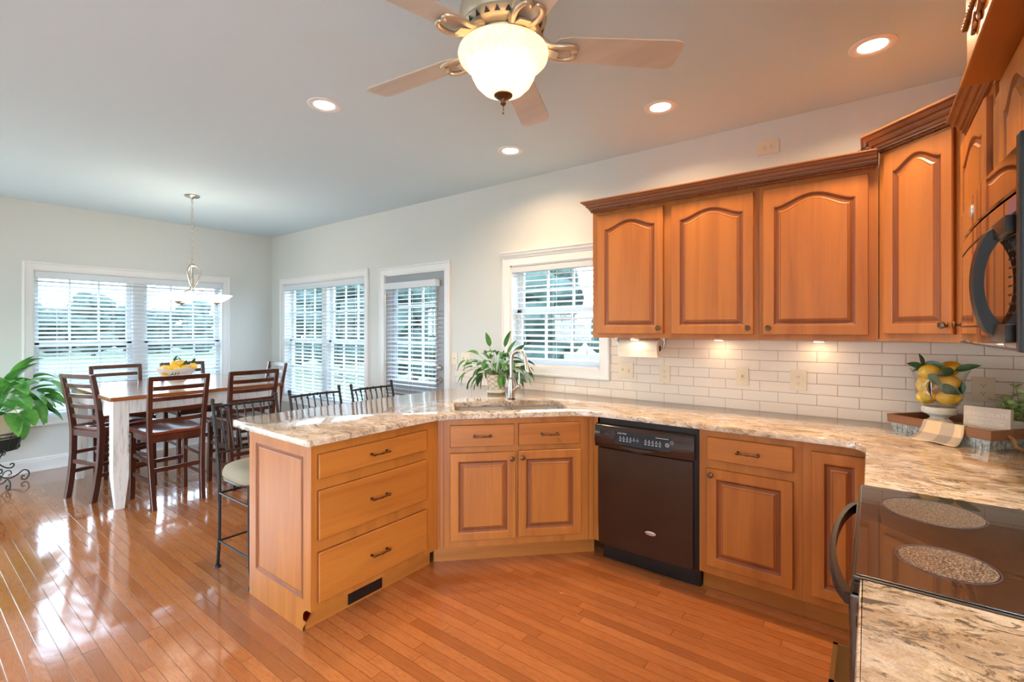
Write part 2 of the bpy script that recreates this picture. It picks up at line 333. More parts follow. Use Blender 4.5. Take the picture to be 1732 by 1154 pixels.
def cyl(bm, p0, p1, r0, r1=None, n=16, cap=True):
    r1 = r0 if r1 is None else r1; p0 = Vector(p0); p1 = Vector(p1)
    quad_strip(bm, [ring(p0, p1-p0, r0, n), ring(p1, p1-p0, r1, n)], cap=cap)
def tube(bm, pts, r, n=8, cap=True, closed=False):
    pts = [Vector(p) for p in pts]; rings = []; m_ = len(pts); u = None
    for i, p in enumerate(pts):
        if closed: t = pts[(i+1) % m_]-pts[i-1]
        else: t = (pts[min(i+1, m_-1)]-pts[max(i-1, 0)])
        t.normalize()
        if u is None:
            a = Vector((0, 0, 1)) if abs(t.z) < 0.9 else Vector((1, 0, 0)); u = t.cross(a).normalized()
        else: u = (u - t*u.dot(t)).normalized()
        w = t.cross(u); rr = r[i] if isinstance(r, (list, tuple)) else r
        rings.append([p + u*cos(2*pi*j/n)*rr + w*sin(2*pi*j/n)*rr for j in range(n)])
    if closed: rings.append(rings[0]); quad_strip(bm, rings)
    else: quad_strip(bm, rings, cap=cap)
def spline(pts, n=8):
    P = [Vector(p) for p in pts]; out = []
    for i in range(len(P)-1):
        p0 = P[max(i-1, 0)]; p1 = P[i]; p2 = P[i+1]; p3 = P[min(i+2, len(P)-1)]
        for j in range(n):
            t = j/n; out.append(0.5*((2*p1)+(-p0+p2)*t+(2*p0-5*p1+4*p2-p3)*t*t+(-p0+3*p1-3*p2+p3)*t**3))
    out.append(P[-1]); return out
def lathe(bm, prof, c=(0, 0, 0), n=32, M=None, uvs=None):
    """prof: list of (r, z)"""
    rings = []
    for r, z in prof:
        rings.append([Vector((c[0]+r*cos(2*pi*i/n), c[1]+r*sin(2*pi*i/n), c[2]+z)) for i in range(n)])
    vs = quad_strip(bm, rings)
    if uvs:
        L = bm.loops.layers.uv.verify(); idx = {}
        for a, rg in enumerate(vs):
            for b_, v in enumerate(rg): idx[v] = (b_, a)
        for f in bm.faces:
            bs = [idx[l.vert][0] for l in f.loops if l.vert in idx]
            wrap = bs and max(bs)-min(bs) > n/2
            for l in f.loops:
                if l.vert in idx:
                    b_, a = idx[l.vert]; b_ = b_+n if wrap and b_ == 0 else b_
                    l[L].uv = (b_/n*uvs[0], prof[a][1]*uvs[1])
    if M is not None: bmesh.ops.transform(bm, matrix=M, verts=[v for r in vs for v in r])
    for rg, flip in ((vs[0], True), (vs[-1], False)):
        if (rg[0].co - rg[n//2].co).length < 1e-4: bmesh.ops.remove_doubles(bm, verts=rg, dist=1e-4)
    return vs
def prism(bm, poly, z0, z1, mi=0):
    a = [bm.verts.new((x, y, z0)) for x, y in poly]; b = [bm.verts.new((x, y, z1)) for x, y in poly]; n = len(poly); fs = []
    for i in range(n): fs.append(bm.faces.new((a[i], a[(i+1) % n], b[(i+1) % n], b[i])))
    fs.append(bm.faces.new(list(reversed(a)))); fs.append(bm.faces.new(b))
    for f in fs: f.material_index = mi
def ell(bm, c, rx, ry, rz, seg=16, rings=10, M=None):
    r = bmesh.ops.create_uvsphere(bm, u_segments=seg, v_segments=rings, radius=1.0)
    T = Matrix.Translation(c) @ (M or Matrix.Identity(4)) @ Matrix.Diagonal((rx, ry, rz, 1)); bmesh.ops.transform(bm, matrix=T, verts=r['verts']); return r['verts']
def sweep(bm, path, prof, closed_prof=True, mi=0, cap=True):
    """path: 2D points, profile (out, z) - out to the right-hand side of travel; mitred"""
    P = [Vector((p[0], p[1])) for p in path]; rings = []
    for i, p in enumerate(P):
        d0 = (P[i]-P[i-1]).normalized() if i else None; d1 = (P[i+1]-P[i]).normalized() if i < len(P)-1 else None
        d0 = d0 or d1; d1 = d1 or d0
        n0 = Vector((d0.y, -d0.x)); n1 = Vector((d1.y, -d1.x)); m_ = (n0+n1).normalized(); s = 1/max(0.2, m_.dot(n0))
        rings.append([Vector((p.x+m_.x*o*s, p.y+m_.y*o*s, z)) for o, z in prof])
    n = len(prof); vs = [[bm.verts.new(q) for q in r] for r in rings]
    for a, b in zip(vs, vs[1:]):
        for i in range(n if closed_prof else n-1):
            f = bm.faces.new((a[i], a[(i+1) % n], b[(i+1) % n], b[i])); f.material_index = mi
    if cap and closed_prof: bm.faces.new(list(reversed(vs[0]))); bm.faces.new(vs[-1])
def rope(bm, p0, p1, r, pitch=0.018, n=9):
    p0 = Vector(p0); p1 = Vector(p1); d = p1-p0; L = d.length; ax = d/L
    a = Vector((0, 0, 1)) if abs(ax.z) < 0.9 else Vector((1, 0, 0)); u = ax.cross(a).normalized(); w = ax.cross(u); st = max(2, int(L/(pitch/5)))
    rings = []
    for i in range(st+1):
        c = p0+d*i/st; ph = 2*pi*(L*i/st)/pitch/3
        rings.append([c + (u*cos(t)+w*sin(t))*r*(1+0.28*cos(3*(t-ph))) for t in [2*pi*j/n for j in range(n)]])
    quad_strip(bm, rings, cap=True)
def M_of(loc, rotz=0.0): return Matrix.Translation(loc) @ Matrix.Rotation(rotz, 4, 'Z')
def thing(name, label, cat, loc=(0, 0, 0), rotz=0.0, group=None, kind=None):
    o = bpy.data.objects.new(name, None); COL.objects.link(o); o.location = loc; o.rotation_euler = (0, 0, rotz); o.empty_display_size = 0.1
    WM[o.name] = M_of(loc, rotz)
    if label: o['label'] = label
    if cat: o['category'] = cat
    if group: o['group'] = group
    if kind: o['kind'] = kind
    return o
def obj(name, bm, mats, parent=None, label=None, smooth=None, world=False, bev=0.0, recalc=True, kind=None, origin=None):
    """finish a bmesh as ONE mesh object; world=True: coordinates are world coordinates"""
    if recalc: bmesh.ops.recalc_face_normals(bm, faces=bm.faces)
    Mw = Matrix.Identity(4)
    if parent is not None:
        P = wmat(parent); Mw = P
        if world: bmesh.ops.transform(bm, matrix=P.inverted(), verts=bm.verts)
    if origin is not None:
        bmesh.ops.translate(bm, vec=-Vector(origin), verts=bm.verts)
    me = bpy.data.meshes.new(name); bm.to_mesh(me); bm.free()
    o = bpy.data.objects.new(name, me); COL.objects.link(o)
    for mn in ([mats] if isinstance(mats, str) else mats): me.materials.append(MATS[mn])
    if origin is not None: o.location = origin
    if parent is not None: o.parent = parent
    WM[o.name] = Mw @ Matrix.Translation(origin or (0, 0, 0))
    if label: o['label'] = label
    if kind: o['kind'] = kind
    if smooth:
        for p in me.polygons: p.use_smooth = True
        me.set_sharp_from_angle(angle=radians(smooth if smooth > 1 else 40))
    if bev:
        md = o.modifiers.new('bevel', 'BEVEL'); md.width = bev; md.segments = 2; md.limit_method = 'ANGLE'; md.angle_limit = radians(35)
    return o
def single(name, bm, mats, label, cat, group=None, kind=None, **kw):
    o = obj(name, bm, mats, **kw)
    if label: o['label'] = label
    if cat: o['category'] = cat
    if group: o['group'] = group
    if kind: o['kind'] = kind
    return o
def struct(name, bm, mats, parent=None, **kw):
    o = obj(name, bm, mats, parent, **kw)
    if parent is None: o['kind'] = 'structure'
    return o
def dup(root, loc, rotz, label, group=None):
    r = root.copy(); COL.objects.link(r); r.location = loc; r.rotation_euler = (0, 0, rotz); r['label'] = label
    if group: r['group'] = group
    def rec(a, b):
        for ch in a.children:
            c = ch.copy(); COL.objects.link(c); c.parent = b; rec(ch, c)
    rec(root, r); return r
def text_bm(body, size, depth=0.0004, align='LEFT'):
    cu = bpy.data.curves.new('t', 'FONT'); cu.body = body; cu.size = size; cu.extrude = depth; cu.align_x = align; cu.resolution_u = 2
    o = bpy.data.objects.new('t', cu); COL.objects.link(o); bpy.context.view_layer.update()
    me = bpy.data.meshes.new_from_object(o.evaluated_get(bpy.context.evaluated_depsgraph_get()))
    bm = B(); bm.from_mesh(me); bpy.data.objects.remove(o); bpy.data.curves.remove(cu); bpy.data.meshes.remove(me); return bm
def merge(dst, src, M=None):
    if M is not None: bmesh.ops.transform(src, matrix=M, verts=src.verts)
    me = bpy.data.meshes.new('tmp'); src.to_mesh(me); src.free(); dst.from_mesh(me); bpy.data.meshes.remove(me)
def roundrect(x0, x1, y0, y1, r, n=5):
    P = []
    for cx_, cy_, a0 in ((x1-r, y0+r, -90), (x1-r, y1-r, 0), (x0+r, y1-r, 90), (x0+r, y0+r, 180)):
        for i in range(n+1):
            a = radians(a0+90*i/n); P.append((cx_+r*cos(a), cy_+r*sin(a)))
    return P
# ------------------------------------------------------------------ room shell
XL, XR, YB, YF, H = -6.79, 0.64, 0.0, -6.5, 2.74
def wall_panels(bm, u0, u1, holes, plane, T=0.15):
    """plane: function (u, z, t) -> xyz ; t = 0 interior .. T exterior"""
    us = sorted({u0, u1, *[h[0] for h in holes], *[h[1] for h in holes]}); zs = sorted({0.0, H, *[h[2] for h in holes], *[h[3] for h in holes]})
    for a, b in zip(us, us[1:]):
        for c, d in zip(zs, zs[1:]):
            mu, mz = (a+b)/2, (c+d)/2
            if any(h[0] < mu < h[1] and h[2] < mz < h[3] for h in holes): continue
            for t in (0, T):
                bm.faces.new([bm.verts.new(plane(*q, t)) for q in ((a, c), (b, c), (b, d), (a, d))])
    for h in holes:
        for q in (((h[0], h[2]), (h[1], h[2])), ((h[1], h[2]), (h[1], h[3])), ((h[1], h[3]), (h[0], h[3])), ((h[0], h[3]), (h[0], h[2]))):
            bm.faces.new([bm.verts.new(plane(*p, t)) for p, t in ((q[0], 0), (q[1], 0), (q[1], 0.15), (q[0], 0.15))])
    bmesh.ops.remove_doubles(bm, verts=bm.verts, dist=1e-5)
WINA = (-2.41, -0.635, 0.53, 2.055); WIN2 = (-6.45, -4.625, 0.53, 2.055); DOOR = (-4.266, -3.336, 0.0, 2.035); WIN3 = (-2.53, -1.66, 1.135, 2.0)
ADDED_SLID = (-6.4, -5.2, 0.0, 2.1); ADDED_WIN4 = (-6.25, -4.6, 0.53, 2.055); ADDED_WIN5 = (-4.45, -2.92, 0.53, 2.055)  # unseen openings, added to bring more daylight into the room
bm = B(); wall_panels(bm, XL-0.15, XR+0.15, [WIN2, DOOR, WIN3], lambda u, z, t: (u, YB+t, z)); wall_back = struct('wall_back', bm, 'wall_paint')
bm = B(); wall_panels(bm, YF, YB, [WINA, ADDED_WIN4, ADDED_WIN5], lambda u, z, t: (XL-t, u, z)); struct('wall_left', bm, 'wall_paint')
ADDED_PAT = (-6.25, -3.90, 0.0, 2.3)  # unseen right-wall opening, added to daylight the lower cabinets
bm = B(); wall_panels(bm, YF, YB, [ADDED_PAT], lambda u, z, t: (XR+t, u, z)); wall_right = struct('wall_right', bm, 'wall_paint')
bm = B(); wall_panels(bm, XL-0.15, XR+0.15, [ADDED_SLID], lambda u, z, t: (u, YF-t, z)); struct('wall_front', bm, 'wall_paint')
bm = B(); box(bm, XL-0.15, XR+0.15, YF-0.15, YB+0.15, -0.12, 0.0); struct('floor', bm, 'oak_floor')
bm = B(); box(bm, XL-0.15, XR+0.15, YF-0.15, YB+0.15, H, H+0.12); struct('ceiling', bm, 'ceiling_paint')
# tiled splashback: on the back wall and on the range wall
bm = B()
box(bm, -1.579, XR-0.008, -0.008, 0.0, 0.93, 1.40); box(bm, -2.613, -1.579, -0.008, 0.0, 0.93, 1.046); box(bm, -3.20, -2.613, -0.008, 0.0, 0.93, 1.105)
obj('tile_backsplash', bm, 'subway_tile', wall_back, label='cream subway tile backsplash', world=True)
bm = B(); box(bm, XR-0.008, XR, -2.95, -0.008, 0.93, 1.41); obj('tile_backsplash', bm, 'subway_tile_side', wall_right, label='cream subway tile backsplash', world=True)
# baseboards
def baseboard(name, path):
    bm = B(); sweep(bm, path, [(0, 0), (0.030, 0), (0.030, 0.010), (0.026, 0.020), (0.016, 0.024), (0.016, 0.105), (0.011, 0.113), (0.013, 0.122), (0.008, 0.130), (0.003, 0.137), (0, 0.137)])
    struct(name, bm, 'trim_white', smooth=30)
baseboard('baseboard_left', [(XL, YF), (XL, YB)]); baseboard('baseboard_back', [(XL, YB), (-4.345, YB)])
baseboard('baseboard_front', [(-5.11, YF), (XR, YF)][::-1])
# casings / windows
CPROF = [(0.0, 0.0), (0.0, -0.012), (0.012, -0.016), (0.055, -0.019), (0.060, -0.026), (0.068, -0.028), (0.078, -0.022), (0.078, 0.0)]
def casing_bm(w, z0, z1, open_bottom=False, wd=1.0):
    bm = B(); rings = []
    for o, y in CPROF:
        o = o*wd
        if open_bottom: rings.append([Vector((-o, y, z0)), Vector((-o, y, z1+o)), Vector((w+o, y, z1+o)), Vector((w+o, y, z0))])
        else: rings.append([Vector((-o, y, z0-o)), Vector((-o, y, z1+o)), Vector((w+o, y, z1+o)), Vector((w+o, y, z0-o))])
    quad_strip(bm, rings, closed=not open_bottom); return bm
def window(name, loc, rot, w, z0, z1, units, cols=3, rows=2, wd=1.0, head=False, split=None, glass='window_glass'):
    t = thing(name, None, None, loc, rot, kind='structure')
    bm = casing_bm(w, z0, z1, wd=wd)
    if head:
        for zz, pr, hh in ((z1+0.078*wd-0.012, 0.030, 0.016), (z1+0.078*wd+0.004, 0.042, 0.020), (z1+0.078*wd+0.024, 0.052, 0.012)):
            box(bm, -0.078*wd-0.002, w+0.078*wd+0.002, -pr, 0, zz, zz+hh)
    obj('casing', bm, 'trim_white', t, smooth=30)
    bm = B()
    for q in ((0, 0.012, z0, z1), (w-0.012, w, z0, z1)): box(bm, q[0], q[1], 0.0, 0.15, q[2], q[3])
    box(bm, 0, w, 0.0, 0.15, z1-0.012, z1); box(bm, 0, w, 0.0, 0.15, z0, z0+0.014)
    obj('jamb', bm, 'trim_white', t)
    mull = 0.11; uw = (w-0.024-(units-1)*mull)/units; zm = split or (z0+z1)/2
    for i in range(units):
        a = 0.012+i*(uw+mull); b = a+uw
        if i: bm = B(); box(bm, a-mull, a, 0.05, 0.15, z0+0.014, z1-0.012); obj('mullion', bm, 'trim_white', t)
        for (za, zb, yy) in ((z0+0.014, zm+0.018, 0.085), (zm-0.018, z1-0.012, 0.115)):
            bm = B(); f = 0.045
            box(bm, a, b, yy, yy+0.028, za, za+f, bev=0.003); box(bm, a, b, yy, yy+0.028, zb-f*0.8, zb, bev=0.003)
            box(bm, a, a+f, yy, yy+0.028, za, zb); box(bm, b-f, b, yy, yy+0.028, za, zb)
            for c in range(1, cols):
                x = a+f+(b-a-2*f)*c/cols; box(bm, x-0.009, x+0.009, yy+0.004, yy+0.022, za+f, zb-f*0.8)
            for r in range(1, rows):
                z = za+f+(zb-za-1.8*f)*r/rows; box(bm, a+f, b-f, yy+0.005, yy+0.021, z-0.009, z+0.009)
            s = obj('sash', bm, 'trim_white', t)
            bm = B(); box(bm, a+f-0.002, b-f+0.002, yy+0.012, yy+0.015, za+f-0.002, zb-f*0.8+0.002); obj('pane', bm, glass, s)
    return t
RZ90 = pi/2
window('window_1', (XL, WINA[0], 0), RZ90, WINA[1]-WINA[0], WINA[2], WINA[3], 2)
window('added_window_4', (XL, ADDED_WIN4[0], 0), RZ90, ADDED_WIN4[1]-ADDED_WIN4[0], ADDED_WIN4[2], ADDED_WIN4[3], 2, glass='clear_pane')  # unseen window, added for extra cool daylight
window('added_window_5', (XL, ADDED_WIN5[0], 0), RZ90, ADDED_WIN5[1]-ADDED_WIN5[0], ADDED_WIN5[2], ADDED_WIN5[3], 2, glass='clear_pane')  # second unseen window, also added to raise the daylight level
window('window_2', (WIN2[0], 0, 0), 0, WIN2[1]-WIN2[0], WIN2[2], WIN2[3], 2)
window('window_3', (WIN3[0], 0, 0), 0, WIN3[1]-WIN3[0], WIN3[2], WIN3[3], 1, wd=1.04, head=True, split=1.60)
# blinds: the inside-mounted ones fill the recess
def blind(loc, rot, w, z0, z1, label, y=0.036, pitch=0.0445, tilt=17, proud=0.0, valh=0.075, cords=3, group=None, wand=True):
    t = thing('window_blind', label, 'blind', loc, rot, group='white slatted window blinds')
    bm = B(); box(bm, 0.004, w-0.004, -0.004+proud, 0.062+proud, z1-valh, z1-0.004, bev=0.004); obj('headrail', bm, 'blind_white', t)
    bm = B(); z = z1-valh-0.03; a = radians(tilt)
    while z > z0+0.05:
        M = Matrix.Translation((w/2, y+proud, z)) @ Matrix.Rotation(a, 4, 'X')
        box(bm, -w/2+0.007, w/2-0.007, -0.025, 0.025, -0.0015, 0.0015, M=M); z -= pitch
    obj('slats', bm, 'blind_white', t)
    bm = B(); box(bm, 0.007, w-0.007, y+proud-0.025, y+proud+0.025, z0+0.008, z0+0.028, bev=0.004); obj('bottom_rail', bm, 'blind_white', t)
    for i in range(cords):
        x = w*(0.1+0.8*i/(cords-1))
        bm = B()
        for yy in (-0.027, 0.027): cyl(bm, (x, y+proud+yy, z0+0.02), (x, y+proud+yy, z1-valh), 0.0011, n=5)
        obj('ladder_cord', bm, 'blind_white', t)
    if wand:
        bm = B(); x = w-0.10; cyl(bm, (x, -0.012, z1-valh), (x, -0.012, z1-0.70), 0.0012, n=5)
        cyl(bm, (x, -0.012, z1-0.70), (x, -0.012, z1-0.74), 0.003, 0.008, n=8); cyl(bm, (x+0.012, -0.012, z1-valh), (x+0.012, -0.012, z1-0.60), 0.0012, n=5); cyl(bm, (x+0.012, -0.012, z1-0.60), (x+0.012, -0.012, z1-0.64), 0.003, 0.008, n=8)
        obj('pull_cord', bm, 'blind_white', t)
    return t
blind((XL, WINA[0]+0.012, 0), RZ90, WINA[1]-WINA[0]-0.024, WINA[2]+0.014, WINA[3]-0.012, 'wide white slatted blind on the dining window behind the table', cords=4, tilt=24, wand=False)
blind((WIN2[0]+0.012, 0, 0), 0, WIN2[1]-WIN2[0]-0.024, WIN2[2]+0.014, WIN2[3]-0.012, 'wide white slatted blind on the window between corner and gray door', cords=4)
blind((WIN3[0]+0.012, 0, 0), 0, WIN3[1]-WIN3[0]-0.024, WIN3[2]+0.030, WIN3[3]-0.012, 'white slatted blind on the window above the sink plant', valh=0.05, pitch=0.047)
# exterior door with glass lite
d = thing('door_1', None, None, (DOOR[0], 0, 0), 0, kind='structure'); w = DOOR[1]-DOOR[0]
obj('casing', casing_bm(w, 0.0, DOOR[3], True), 'trim_white', d, smooth=30)
bm = B(); box(bm, 0, 0.014, 0, 0.15, 0, DOOR[3]); box(bm, w-0.014, w, 0, 0.15, 0, DOOR[3]); box(bm, 0, w, 0, 0.15, DOOR[3]-0.014, DOOR[3]); obj('jamb', bm, 'trim_white', d)
gx0, gx1, gz0, gz1 = 0.165, 0.795, 0.90, 1.89
bm = B(); yy0, yy1 = 0.004, 0.046
box(bm, 0.017, gx0, yy0, yy1, 0.008, 2.018); box(bm, gx1, w-0.017, yy0, yy1, 0.008, 2.018); box(bm, gx0, gx1, yy0, yy1, 0.008, gz0); box(bm, gx0, gx1, yy0, yy1, gz1, 2.018)
quad_strip(bm, [[Vector((x, y, z)) for x, z in ((gx0+i, gz0+i), (gx0+i, gz1-i), (gx1-i, gz1-i), (gx1-i, gz0+i))] for i, y in ((-0.03, yy0), (-0.024, yy0-0.010), (-0.004, yy0-0.010), (0.006, yy0+0.01))])
leaf_ = obj('door_leaf', bm, 'door_gray', d)
bm = B()
for i in range(1, 3): x = gx0+(gx1-gx0)*i/3; box(bm, x-0.010, x+0.010, 0.016, 0.036, gz0, gz1)
for i in range(1, 5): z = gz0+(gz1-gz0)*i/5; box(bm, gx0, gx1, 0.017, 0.035, z-0.010, z+0.010)
obj('grille', bm, 'trim_white', leaf_)
bm = B(); box(bm, gx0, gx1, 0.024, 0.028, gz0, gz1); obj('pane', bm, 'window_glass', leaf_)
bm = B(); hx = w-0.07
cyl(bm, (hx, 0.0, 1.063), (hx, -0.014, 1.063), 0.030, 0.026, n=20); cyl(bm, (hx, -0.014, 1.063), (hx, -0.020, 1.063), 0.018, n=16); box(bm, hx-0.004, hx+0.004, -0.036, -0.018, 1.048, 1.078, bev=0.002)
obj('deadbolt', bm, 'brushed_nickel', leaf_, smooth=40)
bm = B(); cyl(bm, (hx, 0.0, 0.94), (hx, -0.014, 0.94), 0.032, 0.028, n=20); cyl(bm, (hx, -0.014, 0.94), (hx, -0.045, 0.94), 0.011, n=12)
tube(bm, spline([(hx, -0.047, 0.94), (hx-0.03, -0.050, 0.945), (hx-0.07, -0.050, 0.940), (hx-0.105, -0.048, 0.932), (hx-0.125, -0.046, 0.940)], 5), [0.011]*6+[0.009]*8+[0.007]*7, 10)
obj('lever_handle', bm, 'brushed_nickel', leaf_, smooth=50)
for z in (0.25, 1.05, 1.78):
    bm = B(); box(bm, 0.001, 0.028, -0.004, 0.004, z-0.05, z+0.05); cyl(bm, (0.015, -0.006, z-0.052), (0.015, -0.006, z+0.052), 0.007, n=10)
    obj('hinge', bm, 'brushed_nickel', d)
# its surface-mounted blind
t = thing('window_blind', 'narrow white slatted blind mounted on the gray door', 'blind', (DOOR[0]+0.075, 0, 0), 0, group='white slatted window blinds')
bw = 0.79; bm = B(); box(bm, 0, bw, -0.078, -0.008, 1.868, 1.936, bev=0.005); obj('headrail', bm, 'blind_white', t)
bm = B(); z = 1.845
while z > 0.76:
    M = Matrix.Translation((bw/2, -0.042, z)) @ Matrix.Rotation(radians(14 if z > 0.9 else 6), 4, 'X'); box(bm, -bw/2+0.03, bw/2-0.012, -0.025, 0.025, -0.0015, 0.0015, M=M); z -= 0.0445
obj('slats', bm, 'blind_white', t)
bm = B(); box(bm, 0.03, bw-0.012, -0.066, -0.016, 0.735, 0.752, bev=0.004); obj('bottom_rail', bm, 'blind_white', t)
for x in (0.12, bw/2, bw-0.1):
    bm = B(); cyl(bm, (x, -0.068, 0.74), (x, -0.068, 1.87), 0.0011, n=5); cyl(bm, (x, -0.016, 0.74), (x, -0.016, 1.87), 0.0011, n=5); obj('ladder_cord', bm, 'blind_white', t)
bm = B(); cyl(bm, (bw-0.16, -0.082, 1.87), (bw-0.16, -0.082, 1.75), 0.0012, n=5); cyl(bm, (bw-0.16, -0.082, 1.75), (bw-0.16, -0.082, 1.71), 0.003, 0.009, n=8); obj('pull_cord', bm, 'brushed_nickel', t)
# unseen glass door behind the camera, added to let in fill daylight
d = thing('added_door_2', None, None, (ADDED_SLID[1], YF, 0), pi, kind='structure'); w = ADDED_SLID[1]-ADDED_SLID[0]
obj('casing', casing_bm(w, 0, ADDED_SLID[3], True), 'trim_white', d, smooth=30)
for a, b, y in ((0, w/2+0.03, 0.05), (w/2-0.03, w, 0.09)):
    bm = B(); f = 0.07
    box(bm, a, b, y, y+0.035, 0, f); box(bm, a, b, y, y+0.035, ADDED_SLID[3]-f, ADDED_SLID[3]); box(bm, a, a+f, y, y+0.035, f, ADDED_SLID[3]-f); box(bm, b-f, b, y, y+0.035, f, ADDED_SLID[3]-f)
    s = obj('sash', bm, 'trim_white', d); bm = B(); box(bm, a+f, b-f, y+0.015, y+0.018, f, ADDED_SLID[3]-f); obj('pane', bm, 'clear_pane', s)

d = thing('added_door_3', None, None, (XR, ADDED_PAT[1], 0), -pi/2, kind='structure'); w = ADDED_PAT[1]-ADDED_PAT[0]  # unseen glass door, added as daylight fill on the peninsula side
obj('casing', casing_bm(w, 0, ADDED_PAT[3], True), 'trim_white', d, smooth=30)
for a, b, y in ((0, w/2+0.03, 0.05), (w/2-0.03, w, 0.09)):
    bm = B(); f = 0.07
    box(bm, a, b, y, y+0.035, 0, f); box(bm, a, b, y, y+0.035, ADDED_PAT[3]-f, ADDED_PAT[3]); box(bm, a, a+f, y, y+0.035, f, ADDED_PAT[3]-f); box(bm, b-f, b, y, y+0.035, f, ADDED_PAT[3]-f)
    s = obj('sash', bm, 'trim_white', d); bm = B(); box(bm, a+f, b-f, y+0.015, y+0.018, f, ADDED_PAT[3]-f); obj('pane', bm, 'clear_pane', s)
# ------------------------------------------------------------------ outdoors
bm = B(); q = [(-60, -60), (60, -60), (60, 60), (-60, 60)]
nx = 24
for i in range(nx):
    for j in range(nx):
        x0, x1, y0, y1 = -60+120*i/nx, -60+120*(i+1)/nx, -60+120*j/nx, -60+120*(j+1)/nx
        bm.faces.new([bm.verts.new((x, y, -0.45)) for x, y in ((x0, y0), (x1, y0), (x1, y1), (x0, y1))])
bmesh.ops.remove_doubles(bm, verts=bm.verts, dist=1e-4)
bm2 = B(); box(bm2, -12, 9, -14, -6.7, -0.4, -0.1); box(bm2, 0.85, 9, -6.7, 0, -0.4, -0.1); struct('bounce_patio', bm2, 'concrete')  # unseen pale slab, added to bounce daylight up onto the ceiling
single('lawn', bm, 'lawn_grass', 'green lawn seen through the blinds', 'lawn', kind='stuff')
def tree(loc, h, r, label, n=26, trunk=0.35, flat=0.8, seed=0):
    rnd = random.Random(seed); t = thing('leafy_tree', label, 'tree', loc, 0, group='trees beyond the windows')
    bm = B(); tube(bm, [(0, 0, 0), (0.03, 0.02, h*trunk*0.6), (0, 0, h*trunk+0.4)], [h*0.03, h*0.024, h*0.016], 8); obj('trunk', bm, 'tree_bark', t)
    bm = B()
    for i in range(n):
        a = rnd.uniform(0, 2*pi); rr = r*sqrt(rnd.random())*0.7; zz = h*trunk+(h*(1-trunk))*rnd.uniform(0.08, 0.9); k_ = 1-abs((zz-h*trunk)/(h*(1-trunk))-0.4)*0.9
        s = r*rnd.uniform(0.28, 0.45)
        v = bmesh.ops.create_icosphere(bm, subdivisions=2, radius=1.0)['verts']
        for q_ in v: q_.co *= 1+rnd.uniform(-0.14, 0.14)
        bmesh.ops.transform(bm, matrix=Matrix.Translation((cos(a)*rr*k_, sin(a)*rr*k_, min(zz, h-s*0.6))) @ Matrix.Diagonal((s, s, s*flat, 1)), verts=v)
    obj('crown', bm, 'tree_leaves', t)
for i, (x, y, h, r, lb) in enumerate([(-47.5, 3.2, 3.7, 2.0, 'leafy tree behind the far left edge of the dining window'), (-54.0, 5.9, 3.4, 2.3, 'low distant tree behind the left sash of the dining window'), (-41.8, 5.2, 4.5, 1.9, 'tallest tree behind the left sash of the dining window'), (-50.4, 9.0, 3.9, 2.3, 'tree behind the mullion of the dining window'), (-45.5, 9.9, 3.4, 1.9, 'low tree just right of the dining window mullion'), (-41.0, 11.0, 4.0, 1.9, 'leafy tree behind the chandelier bowls'), (-43.0, 14.6, 3.9, 1.8, 'leafy tree behind the right edge of the dining window'),
    (-20.6, 7.6, 4.2, 1.6, 'leafy tree behind the left half of the corner window'), (-23.0, 11.6, 4.7, 1.9, 'taller distant tree behind the corner window'), (-16.4, 7.4, 4.1, 1.6, 'leafy tree behind the right half of the corner window'), (-12.0, 7.2, 4.4, 1.8, 'leafy tree seen through the gray door glass'), (-8.0, 8.0, 4.3, 1.8, 'leafy tree behind the left part of the sink window'), (-4.2, 8.6, 4.4, 1.9, 'leafy tree behind the right part of the sink window, next to the cabinet')]):
    tree((x, y, -0.45), h, r, lb, seed=20+i, trunk=0.12, n=30)
t = thing('neighbor_house', 'pale house with a low roof beyond the door glass', 'house', (-22.5, 19.5, -0.45), 0)
bm = B(); box(bm, -3, 3, -2, 2, 0, 2.8); obj('walls', bm, 'house_siding', t)
bm = B(); prism(bm, [(-2.4, 0), (2.4, 0), (0, 1.3)], -3.4, 3.4); bmesh.ops.transform(bm, matrix=Matrix.Translation((0, 0, 2.8)) @ Matrix(((0, 0, 1, 0), (1, 0, 0, 0), (0, 1, 0, 0), (0, 0, 0, 1))), verts=bm.verts); obj('roof', bm, 'house_roof', t)
# ------------------------------------------------------------------ cabinet fronts
def pull(parent, x, z, L=0.096, y=-0.02, vertical=False):
    bm = B(); h = L/2
    for s in (-1, 1):
        cyl(bm, (x+s*h, y, z), (x+s*h, y-0.004, z), 0.008, 0.007, n=12); cyl(bm, (x+s*h, y-0.004, z), (x+s*h, y-0.024, z), 0.0045, n=8)
        ell(bm, (x+s*(h+0.002), y-0.025, z), 0.008, 0.007, 0.007, 10, 8)
    pts = [(x-h+2*h*i/16, y-0.026-0.003*sin(pi*i/16), z) for i in range(17)]
    rr = [0.0042+0.0016*abs(cos(pi*i/16))**6+(0.0022 if i in (7, 8, 9) else 0) for i in range(17)]
    tube(bm, pts, rr, 8)
    o = obj('pull_handle', bm, 'antique_bronze', parent, smooth=50, label='bronze bar pull handle')
    return o
def knob(parent, x, z, y=-0.02):
    bm = B(); M = Matrix.Translation((x, y, z)) @ Matrix.Rotation(pi/2, 4, 'X')
    lathe(bm, [(0.0001, 0.0), (0.0095, 0.0), (0.0085, 0.003), (0.005, 0.006), (0.0055, 0.014), (0.0125, 0.018), (0.0155, 0.022), (0.0150, 0.027), (0.011, 0.0285), (0.0095, 0.0275), (0.0001, 0.0285)], n=16, M=M)
    return obj('knob', bm, 'antique_bronze', parent, smooth=35, label='round bronze knob')
